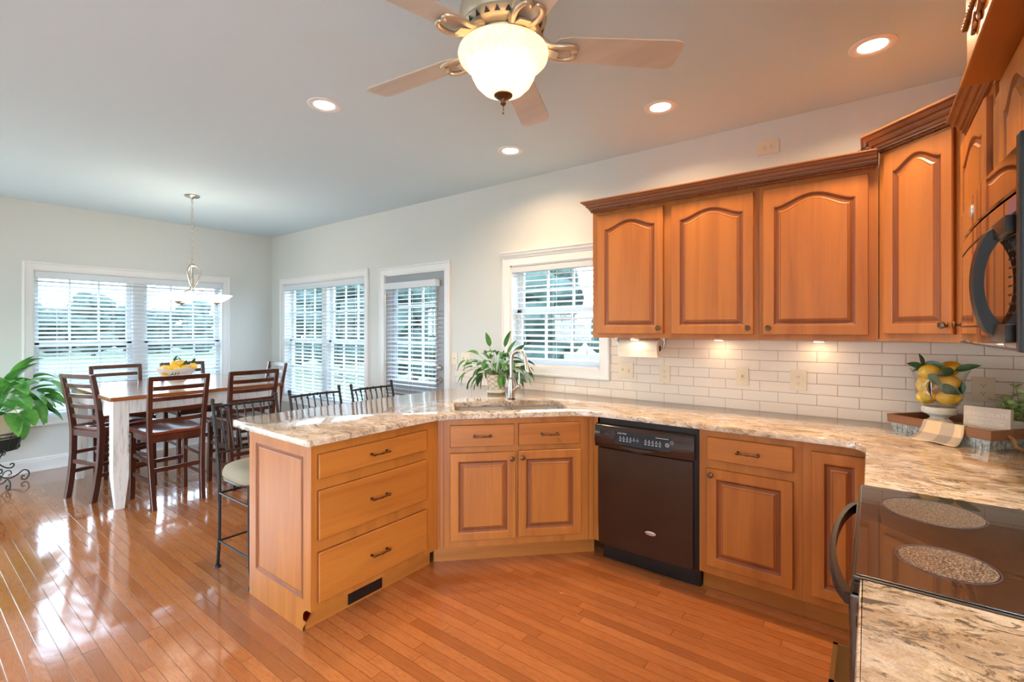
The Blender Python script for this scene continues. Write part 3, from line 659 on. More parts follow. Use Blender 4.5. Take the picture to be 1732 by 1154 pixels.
def arch_loop(x0, x1, z0, z1, rise, d, y, n=18):
    """outline inset by d; z1 is the shoulder height of the opening, rise the arch height"""
    a, b = x0+d, x1-d; L = []
    for i in range(n+1):
        L.append(Vector((a+(b-a)*i/n, y, z0+d)))
    for i in range(n, -1, -1):
        tt = abs(2*i/n-1); f = (0.5*(1+cos(pi*min(1, tt/0.94))))**0.75 if rise else 0
        L.append(Vector((a+(b-a)*i/n, y, z1-d+rise*f)))
    return L
def panel_front(bm, x0, x1, z0, z1, y=0.0, th=0.020, fr=0.056, rise=0.0, top=None, flat=False):
    """raised-panel door (or flat slab with eased edge); material 0 = wood, 1 = glaze"""
    n = 18; F = y-th
    def rect(d, yy):
        return arch_loop(x0, x1, z0, z1, 0, d, yy, n)
    L = [rect(0, y), rect(0, F+0.005), rect(0.004, F), ]
    mi = [1, 0]
    if flat:
        L.append(rect(0.010, F)); mi = [1, 0, 0]
    else:
        sh = z1-fr-(rise*1.0 if rise else 0)+(0 if not rise else -0.0)
        def A(d, yy): return arch_loop(x0+fr, x1-fr, z0+fr, sh, rise, d, yy, n)
        L += [rect(0.010, F), A(-0.010, F), A(-0.004, F+0.001), A(0.0, F+0.004), A(0.007, F+0.009), A(0.020, F+0.007), A(0.026, F+0.0015), A(0.030, F+0.001)]
        mi = [1, 0, 0, 0, 0, 1, 1, 1, 0, 1, 0]
    V = [[bm.verts.new(p) for p in l] for l in L]; m_ = len(V[0])
    for k_, (a, b) in enumerate(zip(V, V[1:])):
        for i in range(m_):
            j = (i+1) % m_
            f = bm.faces.new((a[i], a[j], b[j], b[i])); f.material_index = mi[k_] if k_ < len(mi) else 0
    c = V[-1]
    for i in range(n):
        bm.faces.new((c[i], c[i+1], c[m_-2-i], c[m_-1-i]))
    bm.faces.new(list(reversed(V[0])))
def door(parent, x0, x1, z0, z1, kn=None, rise=0.0, name='door', fr=0.056):
    bm = B(); panel_front(bm, x0, x1, z0, z1, rise=rise, fr=fr); o = obj(name, bm, ['maple_v', 'maple_glaze'], parent, recalc=True)
    if kn: knob(o, kn[0], kn[1])
    return o
def drawer(parent, x0, x1, z0, z1):
    bm = B(); panel_front(bm, x0, x1, z0, z1, flat=True); o = obj('drawer', bm, ['maple_h', 'maple_glaze'], parent); pull(o, (x0+x1)/2, (z0+z1)/2); return o
def face_frame(parent, w, z0, z1, opens, th=0.020, y=0.0):
    """face frame as boards around the front openings, drawn as one sheet with small reveals"""
    bm = B(); box(bm, 0, w, y+0.0005, y+th, z0, z1); obj('face_frame', bm, 'maple_v', parent)
def base_cab(label, loc, rot, w, depth, fronts, toe=0.075, group=None, x_in=0.0):
    t = thing('base_cabinet', label, 'cabinet', (loc[0], loc[1], 0), rot, group=group)
    bm = B(); box(bm, 0, w, 0.020, depth, 0.114, 0.897); obj('body', bm, 'maple_v', t)
    face_frame(t, w, 0.114, 0.897, None)
    bm = B(); box(bm, 0, w, toe, depth, 0.0, 0.114); obj('toe_kick', bm, 'maple_h', t)
    for f in fronts:
        if f[0] == 'drawer': drawer(t, *f[1:5])
        else: door(t, *f[1:5], kn=f[5] if len(f) > 5 else None)
    return t
XP, YP = -2.094, -2.117
# peninsula drawer cabinet, faces +x
t = base_cab('three-drawer peninsula cabinet with paneled end next to the bar stool', (XP, YP+0.018), RZ90, 0.803, 0.60, [('drawer', 0.012, 0.696, 0.736, 0.852), ('drawer', 0.012, 0.696, 0.446, 0.680), ('drawer', 0.012, 0.696, 0.150, 0.388)])
# end panel (faces -y) reaching the floor with a toe notch
bm = B(); x1, x0 = XP, XP-0.62
nf = [(x1, 0.897), (x0, 0.897), (x0, 0.0), (x1-0.082, 0.0), (x1-0.080, 0.05), (x1-0.066, 0.092), (x1-0.04, 0.112), (x1, 0.114)]
a = [bm.verts.new((x, YP+0.018, z)) for x, z in nf]; b = [bm.verts.new((x, YP+0.004, z)) for x, z in nf]
for i in range(len(nf)): j = (i+1) % len(nf); bm.faces.new((a[i], a[j], b[j], b[i]))
bm.faces.new(a); bm.faces.new(list(reversed(b)))
ep = obj('end_panel', bm, 'maple_v', t, world=True)
bm = B(); fx0, fx1, fz0, fz1 = XP-0.545, XP-0.070, 0.155, 0.835
def R4(d, y): return [Vector((fx0+d, y, fz0+d)), Vector((fx1-d, y, fz0+d)), Vector((fx1-d, y, fz1-d)), Vector((fx0+d, y, fz1-d))]
o4 = [Vector((x0, YP, 0.0)), Vector((x1, YP, 0.0)), Vector((x1, YP, 0.897)), Vector((x0, YP, 0.897))]
# frame boards
for q in ((x0, fx0, 0.0, 0.897), (fx1, x1, 0.114, 0.897), (fx0, fx1, fz1, 0.897), (fx0, fx1, 0.0, fz0)): box(bm, q[0], q[1], YP, YP+0.005, q[2], q[3])
prism(bm, [(0, 0), (0.07-0.082, 0), (0.07-0.08, 0.05), (0.07-0.066, 0.092), (0.07-0.04, 0.112), (0.07, 0.114), (0, 0.114)][::-1], 0, 0.005)
bmesh.ops.transform(bm, matrix=Matrix.Translation((fx1, YP+0.005, 0)) @ Matrix.Rotation(pi/2, 4, 'X'), verts=bm.verts[-14:])
obj('end_frame', bm, 'maple_v', ep, world=True)
bm = B(); rings = [R4(-0.001, YP), R4(0.004, YP-0.004), R4(0.012, YP-0.002), R4(0.018, YP+0.005), R4(0.024, YP+0.003)]
quad_strip(bm, rings); obj('panel_molding', bm, 'maple_glaze', ep, world=True)
bm = B(); box(bm, x0, x0+0.018, YP+0.018, -1.29, 0.0, 0.897); obj('back_panel', bm, 'maple_y', t, world=True)
# toe vent
bm = B(); box(bm, -2.168, -2.160, -1.872, -1.660, 0.014, 0.102, bev=0.002)
for i in range(7):
    for j in (0, 1): y = -1.850+0.025*i; box(bm, -2.1602, -2.1585, y, y+0.016, 0.028+0.034*j, 0.050+0.034*j)
o = obj('toe_vent', bm, 'black_plastic', t, world=True, label='black vent grille in the toe kick')
bm = B()
for y in (-1.864, -1.669): ell(bm, (-2.159, y, 0.086), 0.003, 0.004, 0.004, 8, 6)
obj('screw', bm, 'brushed_nickel', o, world=True)
# sink cabinet on the diagonal
S45 = radians(45)
t = thing('base_cabinet', 'angled two-door sink cabinet with two small drawers below the faucet', 'cabinet', (XP, -1.296, 0), S45)
bm = B(); prism(bm, [(XP-0.014, -1.282), (-1.407-0.014, -0.61+0.014), (-1.407, -0.02), (-2.70, -0.02), (-2.70, -1.292)], 0.114, 0.66); obj('body', bm, 'maple_v', t, world=True)
L45 = 0.971
face_frame(t, L45, 0.114, 0.897, None)
bm = B(); box(bm, -0.03, L45+0.03, 0.075, 0.10, 0.0, 0.114); obj('toe_kick', bm, 'maple_h', t)
drawer(t, 0.069, 0.463, 0.727, 0.860); drawer(t, 0.489, 0.880, 0.727, 0.862)
door(t, 0.069, 0.472, 0.157, 0.690, kn=(0.447, 0.652)); door(t, 0.486, 0.887, 0.160, 0.694, kn=(0.512, 0.655))
for xx in (0.006, 0.030, L45-0.034):
    bm = B(); box(bm, xx, xx+0.004, -0.003, 0.001, 0.118, 0.88); obj('stile_bead', bm, 'maple_glaze', t)
# dishwasher
t = thing('dishwasher', 'black built-in dishwasher between sink cabinet and drawer cabinet', 'dishwasher', (-1.405, -0.61, 0), 0); w = 0.648
bm = B(); box(bm, 0.045, w-0.004, 0.01, 0.58, 0.10, 0.885); box(bm, 0.03, w-0.004, 0.0, 0.02, 0.86, 0.893); obj('body', bm, 'black_plastic', t)
bm = B(); box(bm, 0.045, w-0.006, 0.045, 0.07, 0.0, 0.11); obj('toe_kick', bm, 'black_plastic', t)
bm = B(); box(bm, 0.0, 0.045, 0.0, 0.05, 0.114, 0.893); obj('filler_strip', bm, 'maple_v', t, label='wood filler strip at the left')
# door: lightly bowed panel
bm = B(); n = 14; rings = []
for i in range(n+1):
    u = i/n; x = 0.047+(w-0.075)*u; b_ = 0.008*sin(pi*u)
    rings.append([Vector((x, 0.01, 0.112)), Vector((x, -0.022-b_, 0.116)), Vector((x, -0.030-b_, 0.30)), Vector((x, -0.032-b_, 0.712)), Vector((x, 0.01, 0.716))])
quad_strip(bm, rings, cap=True); dr = obj('door', bm, 'dishwasher_black', t, smooth=40)
bm = B(); rings = []
for i in range(n+1):
    u = i/n; x = 0.030+(w-0.048)*u; b_ = 0.010*sin(pi*u)
    rings.append([Vector((x, 0.01, 0.716)), Vector((x, -0.036-b_, 0.720)), Vector((x, -0.044-b_, 0.76)), Vector((x, -0.036-b_, 0.848)), Vector((x, -0.026-b_, 0.858)), Vector((x, 0.01, 0.860))])
quad_strip(bm, rings, cap=True); cp = obj('control_panel', bm, 'dishwasher_black', t, smooth=40)
def on_panel(x, z, off=0.0015):
    u = (x-0.030)/(w-0.048); b_ = 0.010*sin(pi*u); f = (z-0.76)/0.088
    return -0.044-b_+0.008*f-off
bm = B(); rings = []
for i in range(13):
    x = 0.165+0.34*i/12; z0 = 0.752; z1 = 0.832
    rings.append([Vector((x, on_panel(x, z0), z0)), Vector((x, on_panel(x, z1), z1))])
quad_strip(bm, rings, closed=False); obj('key_strip', bm, 'panel_navy', cp)
bm = B()
tb = text_bm('QUIET WASH', 0.0095); merge(bm, tb, Matrix.Translation((0.185, on_panel(0.2, 0.82, 0.003), 0.817)) @ Matrix.Rotation(pi/2, 4, 'X'))
def ringmark(x, z, r, th=0.0012):
    y = on_panel(x, z, 0.003)
    quad_strip(bm, [[Vector((x+cos(2*pi*i/14)*q, y, z+sin(2*pi*i/14)*q)) for i in range(14)] for q in (r-th, r)])
for i in range(6): ringmark(0.205+0.0215*i, 0.790, 0.0062); box(bm, 0.203+0.0215*i, 0.207+0.0215*i, on_panel(0.2, 0.8, 0.0035), on_panel(0.2, 0.8, 0.003), 0.799, 0.803); box(bm, 0.199+0.0215*i, 0.211+0.0215*i, on_panel(0.2, 0.78, 0.0035), on_panel(0.2, 0.78, 0.003), 0.7755, 0.7785)
for i in range(5): ringmark(0.362+0.021*i, 0.790, 0.0062); box(bm, 0.360+0.021*i, 0.364+0.021*i, on_panel(0.38, 0.8, 0.0035), on_panel(0.38, 0.8, 0.003), 0.799, 0.803); box(bm, 0.356+0.021*i, 0.368+0.021*i, on_panel(0.38, 0.78, 0.0035), on_panel(0.38, 0.78, 0.003), 0.7755, 0.7785)
ringmark(0.487, 0.790, 0.011, 0.002); ringmark(0.512, 0.806, 0.009, 0.0015); ringmark(0.487, 0.790, 0.005)
box(bm, 0.42, 0.495, on_panel(0.45, 0.82, 0.0035), on_panel(0.45, 0.82, 0.003), 0.8215, 0.8235)
obj('printed_marks', bm, 'print_white', cp, recalc=False)
bm = B(); rings = []
for i in range(13):
    u = i/12; x = 0.205+0.225*u; dz = 0.026*sin(pi*u); rings.append([Vector((x, on_panel(x, 0.74, 0.001), 0.745)), Vector((x, on_panel(x, 0.73, 0.004)+0.0, 0.745-dz*0.5)), Vector((x, on_panel(x, 0.72, 0.001), 0.744-dz))])
quad_strip(bm, rings, closed=False); obj('handle_scoop', bm, 'dishwasher_black', cp, smooth=60)
bm = B(); box(bm, 0.066, 0.155, on_panel(0.1, 0.815, 0.001), on_panel(0.1, 0.815, -0.004), 0.800, 0.828); obj('vent_slot', bm, 'slot_dark', cp)
bm = B(); box(bm, 0.064, 0.158, on_panel(0.1, 0.798, 0.003), on_panel(0.1, 0.798, -0.002), 0.7965, 0.8005); box(bm, 0.032, w-0.02, -0.040, -0.034, 0.8475, 0.8515); obj('trim_strip', bm, 'handle_satin', cp)
bm = B(); ell(bm, (0.385, -0.040, 0.262), 0.032, 0.003, 0.0125, 24, 8); bd = obj('badge', bm, 'badge_silver', dr, smooth=60, label='oval silver badge')
bm = text_bm('Whirlpool', 0.0125, align='CENTER'); bmesh.ops.transform(bm, matrix=Matrix.Translation((0.385, -0.0435, 0.258)) @ Matrix.Rotation(pi/2, 4, 'X'), verts=bm.verts); obj('badge_text', bm, 'badge_dark', bd)
# base cabinets right of the dishwasher
base_cab('drawer-over-door base cabinet just right of the dishwasher', (-0.757, -0.61), 0, 0.487, 0.60, [('drawer', 0.044, 0.450, 0.737, 0.861), ('door', 0.040, 0.450, 0.160, 0.690, (0.066, 0.660))])
base_cab('blind corner base cabinet with full-height door, partly behind the range handle', (-0.269, -0.61), 0, 0.270, 0.60, [('door', 0.038, 0.260, 0.158, 0.856)])
base_cab('short base cabinet in the corner, tucked against the far side of the range', (0.015, -0.61), -RZ90, 0.76, 0.60, [('door', 0.06, 0.40, 0.158, 0.856), ('door', 0.42, 0.74, 0.158, 0.856)])
base_cab('base cabinet under the near countertop piece by the camera', (0.015, -2.112), -RZ90, 0.80, 0.60, [('drawer', 0.03, 0.77, 0.737, 0.861), ('door', 0.03, 0.39, 0.16, 0.69, (0.36, 0.65)), ('door', 0.41, 0.77, 0.16, 0.69, (0.44, 0.65))])

# ------------------------------------------------------------------ countertops (polygon with rounded edge, optional hole)
def inset2d(P, d):
    n = len(P); out = []
    for i in range(n):
        a, b, c = Vector(P[i-1]), Vector(P[i]), Vector(P[(i+1) % n]); d0 = (b-a).normalized(); d1 = (c-b).normalized()
        n0 = Vector((-d0.y, d0.x)); n1 = Vector((-d1.y, d1.x)); m_ = (n0+n1).normalized(); out.append(tuple(b+m_*d/max(0.3, m_.dot(n0))))
    return out
def fillet(P, idx, r, n=7):
    out = []
    for i, p in enumerate(P):
        if i not in idx: out.append(p); continue
        rr = idx[i] if isinstance(idx, dict) else r
        a, b, c = Vector(P[i-1]), Vector(p), Vector(P[(i+1) % len(P)]); u = (a-b).normalized(); v = (c-b).normalized(); ang = u.angle(v); tlen = rr/math.tan(ang/2)
        bis = (u+v).normalized(); cc = b+bis*(rr/sin(ang/2)); s = b+u*tlen; e = b+v*tlen
        a0 = math.atan2(s.y-cc.y, s.x-cc.x); a1 = math.atan2(e.y-cc.y, e.x-cc.x); da = (a1-a0+pi) % (2*pi)-pi
        for k_ in range(n+1): aa = a0+da*k_/n; out.append((cc.x+rr*cos(aa), cc.y+rr*sin(aa)))
    return out
def slab(bm, P, z0, z1, hole=None, r=0.006):
    """P counter-clockwise"""
    Ls = [(P, z0+r*0.5), (P, z1-r), (inset2d(P, r*0.35), z1-r*0.35), (inset2d(P, r), z1)]
    V = [[bm.verts.new((x, y, z)) for x, y in q] for q, z in Ls]
    n = len(P)
    for k_, (a, b) in enumerate(zip(V, V[1:])):
        for i in range(n):
            f = bm.faces.new((a[i], a[(i+1) % n], b[(i+1) % n], b[i])); f.material_index = 1 if k_ == 0 else 0
    top = V[-1]; bot = V[0]
    if hole is None:
        bm.faces.new(top); bm.faces.new(list(reversed(bot)))
    else:
        hv = [bm.verts.new((x, y, z1)) for x, y in hole]; hb = [bm.verts.new((x, y, z0)) for x, y in hole]
        for ring_, hh, fl in ((top, hv, False), (bot, hb, True)):
            tess = geometry.tessellate_polygon([[v.co.copy() for v in ring_], [v.co.copy() for v in hh]]); allv = list(ring_)+list(hh)
            for tri in tess:
                vs = [allv[i] for i in tri]
                try: bm.faces.new(vs)
                except ValueError: pass
        m_ = len(hole)
        for i in range(m_): f = bm.faces.new((hv[i], hv[(i+1) % m_], hb[(i+1) % m_], hb[i])); f.material_index = 1
P = [(-2.925, -2.148), (-2.064, -2.148), (-2.064, -1.309), (-1.419, -0.65), (-0.02, -0.65), (-0.02, -1.372), (0.630, -1.372), (0.630, -0.009), (-2.925, -0.009)]
P = fillet(P, {0: 0.10, 1: 0.012, 2: 0.25, 3: 0.25, 4: 0.10, 5: 0.005}, 0)
def dloc(u, v):  # diagonal frame: u along the sink front, v back from the face
    return (XP+u*cos(S45)-v*sin(S45), -1.296+u*sin(S45)+v*cos(S45))
SU0, SU1, SV0, SV1 = 0.100, 0.835, 0.085, 0.445
hole = [dloc(u, v) for u, v in roundrect(SU0, SU1, SV0, SV1, 0.045, 4)]
bm = B(); slab(bm, P, 0.898, 0.930, hole)
ctop = single('countertop', bm, ['granite_top', 'granite_edge'], 'long granite countertop with the sink, running from peninsula tip to the range', 'countertop', smooth=30, group='granite countertops')
bm = B(); slab(bm, fillet([(-0.02, -2.915), (0.630, -2.915), (0.630, -2.106), (-0.02, -2.106)], {0: 0.02, 3: 0.004}, 0), 0.898, 0.930)
single('countertop', bm, ['granite_top', 'granite_edge'], 'granite countertop piece in the right foreground, in front of the cooktop', 'countertop', smooth=30, group='granite countertops')
# undermount double sink
t = thing('kitchen_sink', 'undermount double-bowl sink set in the angled counter', 'sink', (XP, -1.296, 0.0), S45)
bm = B()
def bowl(u0, u1, v0, v1, zt, zb):
    a = roundrect(u0, u1, v0, v1, 0.05, 4); b = roundrect(u0+0.012, u1-0.012, v0+0.012, v1-0.012, 0.05, 4)
    cz = (u0+u1)/2; cv = (v0+v1)/2
    quad_strip(bm, [[Vector((x, y, zt)) for x, y in a], [Vector((x, y, zb+0.02)) for x, y in b], [Vector((cz+(x-cz)*0.92, cv+(y-cv)*0.9, zb)) for x, y in b], [Vector((cz+(x-cz)*0.05, cv+(y-cv)*0.05, zb-0.004)) for x, y in b]])
um = (SU0+SU1)/2+0.03
bowl(SU0-0.006, um-0.008, SV0-0.006, SV1+0.006, 0.888, 0.715); bowl(um+0.008, SU1+0.006, SV0-0.006, SV1+0.006, 0.888, 0.735)
obj('basin', bm, 'steel_sink', t, smooth=50, recalc=False)
bm = B()
a = roundrect(SU0-0.006, SU1+0.006, SV0-0.006, SV1+0.006, 0.05, 6); b = roundrect(SU0-0.03, SU1+0.03, SV0-0.03, SV1+0.03, 0.06, 6)
quad_strip(bm, [[Vector((x, y, 0.8972)) for x, y in b], [Vector((x, y, 0.8972)) for x, y in a], [Vector((x, y, 0.884)) for x, y in a]])
box(bm, um-0.012, um+0.012, SV0, SV1, 0.80, 0.868, bev=0.005)
obj('rim', bm, 'steel_sink', t, smooth=40, recalc=False)
# faucet
t = thing('kitchen_faucet', 'brushed nickel gooseneck faucet behind the sink', 'faucet', (-2.12, -0.53, 0.93), 0)
bm = B(); lathe(bm, [(0.0001, 0), (0.028, 0), (0.028, 0.006), (0.025, 0.008)], n=24); obj('base_ring', bm, 'handle_satin', t, smooth=40)
bm = B(); lathe(bm, [(0.0001, 0.006), (0.0255, 0.007), (0.0265, 0.03), (0.0265, 0.06), (0.0225, 0.10), (0.0165, 0.135), (0.0145, 0.155), (0.0160, 0.157), (0.0160, 0.162), (0.0125, 0.164), (0.0001, 0.165)], n=24); obj('body', bm, 'brushed_nickel', t, smooth=50)
dv = Vector((0.97, 0.06, 0)).normalized()
pts = [Vector((0, 0, 0.16)), Vector((0, 0, 0.28))]; R_ = 0.062
for i in range(1, 13): a = pi*i/12*0.93; pts.append(Vector((0, 0, 0.28))+dv*(R_-R_*cos(a))+Vector((0, 0, R_*1.25*sin(a))))
e = pts[-1]; tdir = (pts[-1]-pts[-2]).normalized()
bm = B(); tube(bm, pts, 0.0125, 14); obj('spout', bm, 'brushed_nickel', t, smooth=60)
bm = B(); hp = [e, e+tdir*0.012, e+tdir*0.03, e+tdir*0.065, e+tdir*0.095, e+tdir*0.100]; tube(bm, hp, [0.0125, 0.0155, 0.0150, 0.021, 0.0245, 0.022], 18); obj('spray_head', bm, 'brushed_nickel', t, smooth=50)
bm = B(); sd = Vector((0.75, 0.2, 0.62)).normalized(); s0 = Vector((0.008, 0, 0.055))
cyl(bm, s0, s0+sd*0.062, 0.0165, 0.0175, n=18); ell(bm, s0+sd*0.066, 0.019, 0.019, 0.019, 16, 10)
tube(bm, [s0+sd*0.066, s0+sd*0.070+Vector((0.004, 0, 0.03)), s0+sd*0.07+Vector((0.002, 0, 0.10))], [0.008, 0.006, 0.0045], 10); obj('lever', bm, 'brushed_nickel', t, smooth=50)
# ------------------------------------------------------------------ wall cabinets
CROWN = [(0.0, 0.0), (0.010, 0.0), (0.010, 0.008), (0.016, 0.010), (0.018, 0.018), (0.018, 0.022), (0.026, 0.023), (0.032, 0.030), (0.034, 0.038), (0.034, 0.042), (0.043, 0.043), (0.050, 0.051), (0.052, 0.056), (0.060, 0.057), (0.063, 0.061), (0.063, 0.068), (0.0, 0.068)]
def crown(name, label, path, z, sc=1.0, rp=None, rr=0.0065):
    bm = B(); sweep(bm, path, [(o*sc, z+h*sc) for o, h in CROWN])
    o = single(name, bm, 'crown_wood', label, 'molding', group='wall cabinet crown moldings')
    if rp:
        bm = B()
        for a, b in rp: rope(bm, a, b, rr)
        obj('rope_bead', bm, 'maple_glaze', o, smooth=70, label='twisted rope bead')
    return o
def wall_cab(label, loc, rot, w, depth, z0, z1, doors, rise=0.045, extra=None):
    t = thing('wall_cabinet', label, 'cabinet', (loc[0], loc[1], 0), rot)
    bm = B(); box(bm, 0, w, 0.020, depth, z0+0.01, z1); obj('body', bm, 'maple_v', t)
    face_frame(t, w, z0, z1, None)
    for x0, x1, a, b, kn in doors: door(t, x0, x1, a, b, kn=kn, rise=rise, fr=0.058)
    return t
wall_cab('arched two-door wall cabinet above the paper towel roll', (-1.555, -0.33), 0, 1.046, 0.322, 1.386, 2.265, [(0.043, 0.502, 1.414, 2.228, (0.475, 1.452)), (0.553, 1.021, 1.414, 2.226, (0.994, 1.452))], rise=0.050)
wall_cab('wide one-door wall cabinet left of the tall corner cabinet', (-0.508, -0.33), 0, 0.536, 0.322, 1.386, 2.265, [(0.022, 0.497, 1.414, 2.228, (0.050, 1.452))], rise=0.055)
crown('crown_molding', 'long low crown molding over the two wall cabinets by the sink window', [(-1.557, -0.009), (-1.557, -0.352), (0.022, -0.352)], 2.2655, 0.9, [((-1.555, -0.357, 2.258), (0.018, -0.357, 2.258))], 0.0075)
# diagonal corner cabinet
DC = (0.031, -0.331)
t = thing('wall_cabinet', 'tall angled corner wall cabinet with a single arched door', 'cabinet', (DC[0], DC[1], 0), -S45)
bm = B(); prism(bm, [(DC[0], -0.009), (DC[0], DC[1]), (0.310-0.002, -0.610), (0.630, -0.610), (0.630, -0.009)], 1.392, 2.33); bmesh.ops.translate(bm, vec=(0.010, 0.010, 0), verts=[v for v in bm.verts if v.co.y < -0.05 and v.co.x < 0.5]); obj('body', bm, 'maple_v', t, world=True)
face_frame(t, 0.395, 1.388, 2.33, None)
door(t, 0.040, 0.362, 1.422, 2.300, kn=(0.336, 1.462), rise=0.050, fr=0.052)
crown('crown_molding', 'crown molding with rope bead on top of the tall corner cabinet', [(0.029, -0.01), (0.029, -0.333), (0.307, -0.612), (0.632, -0.612)], 2.331, 1.18, [((0.034, -0.341, 2.324), (0.303, -0.611, 2.324))], 0.0075)
# cabinets on the range wall (face at x = .31, local x runs toward the camera)
wall_cab('arched wall cabinet between the corner cabinet and the microwave', (0.310, -0.612), -RZ90, 0.610, 0.322, 1.392, 2.225, [(0.056, 0.572, 1.422, 2.195, (0.090, 1.462))], rise=0.05)
def fluted(y0, y1, z0, z1, label):
    t = thing('fluted_pilaster', label, 'pilaster', (0.310, y0, 0), -RZ90, group='fluted pilasters beside the microwave'); w = y0-y1
    bm = B(); box(bm, 0, w, 0.0, 0.322, z0, z1); obj('post', bm, 'maple_v', t)
    bm = B()
    for i in range(5):
        x = w*(i+0.9)/5.8; tube(bm, [(x, -0.001, z0+0.03), (x, -0.001, z1-0.03)], 0.0075, 8)
    obj('reeding', bm, 'maple_v', t, smooth=60)
fluted(-1.2245, -1.371, 1.392, 2.169, 'fluted wood pilaster on the far side of the microwave')
fluted(-2.141, -2.30, 1.392, 2.169, 'fluted wood pilaster on the near side of the microwave, at the picture edge')
wall_cab('short arched two-door cabinet directly above the microwave', (0.310, -1.3735), -RZ90, 0.765, 0.322, 1.787, 2.169, [(0.035, 0.375, 1.81, 2.150, None), (0.390, 0.730, 1.81, 2.150, None)], rise=0.05)
crown('crown_molding', 'short crown molding above the cabinet beside the microwave', [(0.308, -0.70), (0.308, -1.366)], 2.2255, 1.0)
# projecting canopy above the range cabinets
t = thing('hood_canopy', 'deep wooden canopy with carved front high above the microwave', 'range hood', (0.22, -1.75, 2.17), 0)
cy0, cy1 = -2.31, -1.370
bm = B(); box(bm, 0.228, 0.630, cy0, cy1, 2.186, 2.42); obj('box', bm, 'maple_y', t, world=True)
bm = B(); box(bm, 0.212, 0.630, cy0, cy1+0.004, 2.170, 2.186, bev=0.004); box(bm, 0.220, 0.630, cy0, cy1+0.002, 2.186, 2.196, bev=0.003); obj('bottom_board', bm, 'maple_y', t, world=True)
bm = B(); sweep(bm, [(0.632, cy1+0.002), (0.226, cy1+0.002), (0.226, cy0)][::-1] if False else [(0.226, cy0), (0.226, cy1+0.002), (0.632, cy1+0.002)][::-1], [(-o*0.95, 2.352+h*1.15) for o, h in CROWN][::-1])
cr = obj('crown', bm, 'crown_wood', t, world=True)
bm = B(); rope(bm, (0.222, cy0+0.01, 2.346), (0.222, cy1+0.006, 2.346), 0.0065); rope(bm, (0.222, cy1+0.006, 2.346), (0.34, cy1+0.006, 2.346), 0.0065); obj('rope_bead', bm, 'crown_wood', cr, world=True, smooth=70)
bm = B(); rnd = random.Random(3)
for s in (-1, 1):
    yc = -1.755
    pts = spline([(0.222, yc, 2.285), (0.222, yc+s*0.06, 2.30), (0.222, yc+s*0.12, 2.27), (0.222, yc+s*0.18, 2.29), (0.222, yc+s*0.235, 2.255)], 6)
    tube(bm, pts, [0.011-0.006*i/len(pts) for i in range(len(pts))], 7)
    for i in range(2, len(pts), 3):
        p = pts[i]; up = 1 if (i//3) % 2 else -1; l = 0.034-0.0006*i
        M = Matrix.Rotation(s*0.6*up, 4, 'X'); ell(bm, (0.224, p.y+s*0.008, p.z+up*l*0.55), 0.006, 0.012, l*0.6, 8, 6, M)
for i in range(7):
    a = 2*pi*i/7; ell(bm, (0.222, -1.755+0.024*cos(a), 2.285+0.024*sin(a)), 0.008, 0.013, 0.013, 8, 6)
ell(bm, (0.218, -1.755, 2.285), 0.010, 0.012, 0.012, 10, 8)
obj('carved_leaf_applique', bm, 'crown_wood', t, world=True, smooth=50)
# wires left on top of the cabinets
bm = B(); tube(bm, spline([(-0.075, -0.30, 2.335), (-0.055, -0.30, 2.360), (-0.03, -0.30, 2.372), (0.005, -0.30, 2.378), (-0.015, -0.305, 2.362), (-0.03, -0.31, 2.366), (0.0, -0.31, 2.392), (0.028, -0.31, 2.40)], 5), 0.0014, 6)
bm2 = B(); box(bm2, -0.02, 0.012, -0.306, -0.300, 2.364, 2.374, bev=0.002)
t = thing('loose_cable', 'thin wire with small white plug on top of the low wall cabinets', 'cord', (-0.04, -0.30, 2.33), 0)
obj('wire', bm, 'black_plastic', t, world=True); obj('plug', bm2, 'trim_white', t, world=True)
# ------------------------------------------------------------------ microwave
t = thing('microwave_oven', 'black over-the-range microwave with curved handle', 'microwave', (0.216, -1.374, 1.41), -RZ90); mw = 0.762
bm = B(); box(bm, 0.0, mw, 0.03, 0.41, 0.0, 0.375); obj('case', bm, 'black_enamel', t)
def bow(u): return 0.014*sin(pi*min(1, max(0, u)))
def shell(bm, x0, x1, z0, z1, y0=0.0, y1=0.03, n=12, dz=0.004):
    rings = []
    for i in range(n+1):
        x = x0+(x1-x0)*i/n; b_ = bow(x/mw)
        rings.append([Vector((x, y1, z0)), Vector((x, y0-b_+0.003, z0)), Vector((x, y0-b_, z0+dz)), Vector((x, y0-b_, z1-dz)), Vector((x, y0-b_+0.003, z1)), Vector((x, y1, z1))])
    quad_strip(bm, rings, cap=True)
bm = B(); shell(bm, 0.0, mw, 0.292, 0.375); vb = obj('top_band', bm, 'black_gloss', t, smooth=30)
bm = B(); shell(bm, 0.0, 0.618, 0.0, 0.288); dr = obj('door', bm, 'black_gloss', t, smooth=30)
bm = B(); shell(bm, 0.622, mw, 0.0, 0.288); cp = obj('control_panel', bm, 'black_gloss', t, smooth=30)
bm = B(); n = 12
for (xa, xb, za, zb, q) in ((0.03, 0.55, 0.040, 0.25, 0.004),):
    for (a0, a1, c0, c1) in ((xa, xb, za, za+q), (xa, xb, zb-q, zb), (xa, xa+q, za, zb), (xb-q, xb, za, zb)):
        rings = []
        for i in range(n+1):
            x = a0+(a1-a0)*i/n; b_ = bow(x/mw)+0.001; rings.append([Vector((x, -b_, c0)), Vector((x, -b_, c1))])
        quad_strip(bm, rings, closed=False)
obj('window_border', bm, 'black_plastic', dr, recalc=False)
bm = B(); xh = 0.602; b0 = bow(xh/mw)
rings = []; n = 20
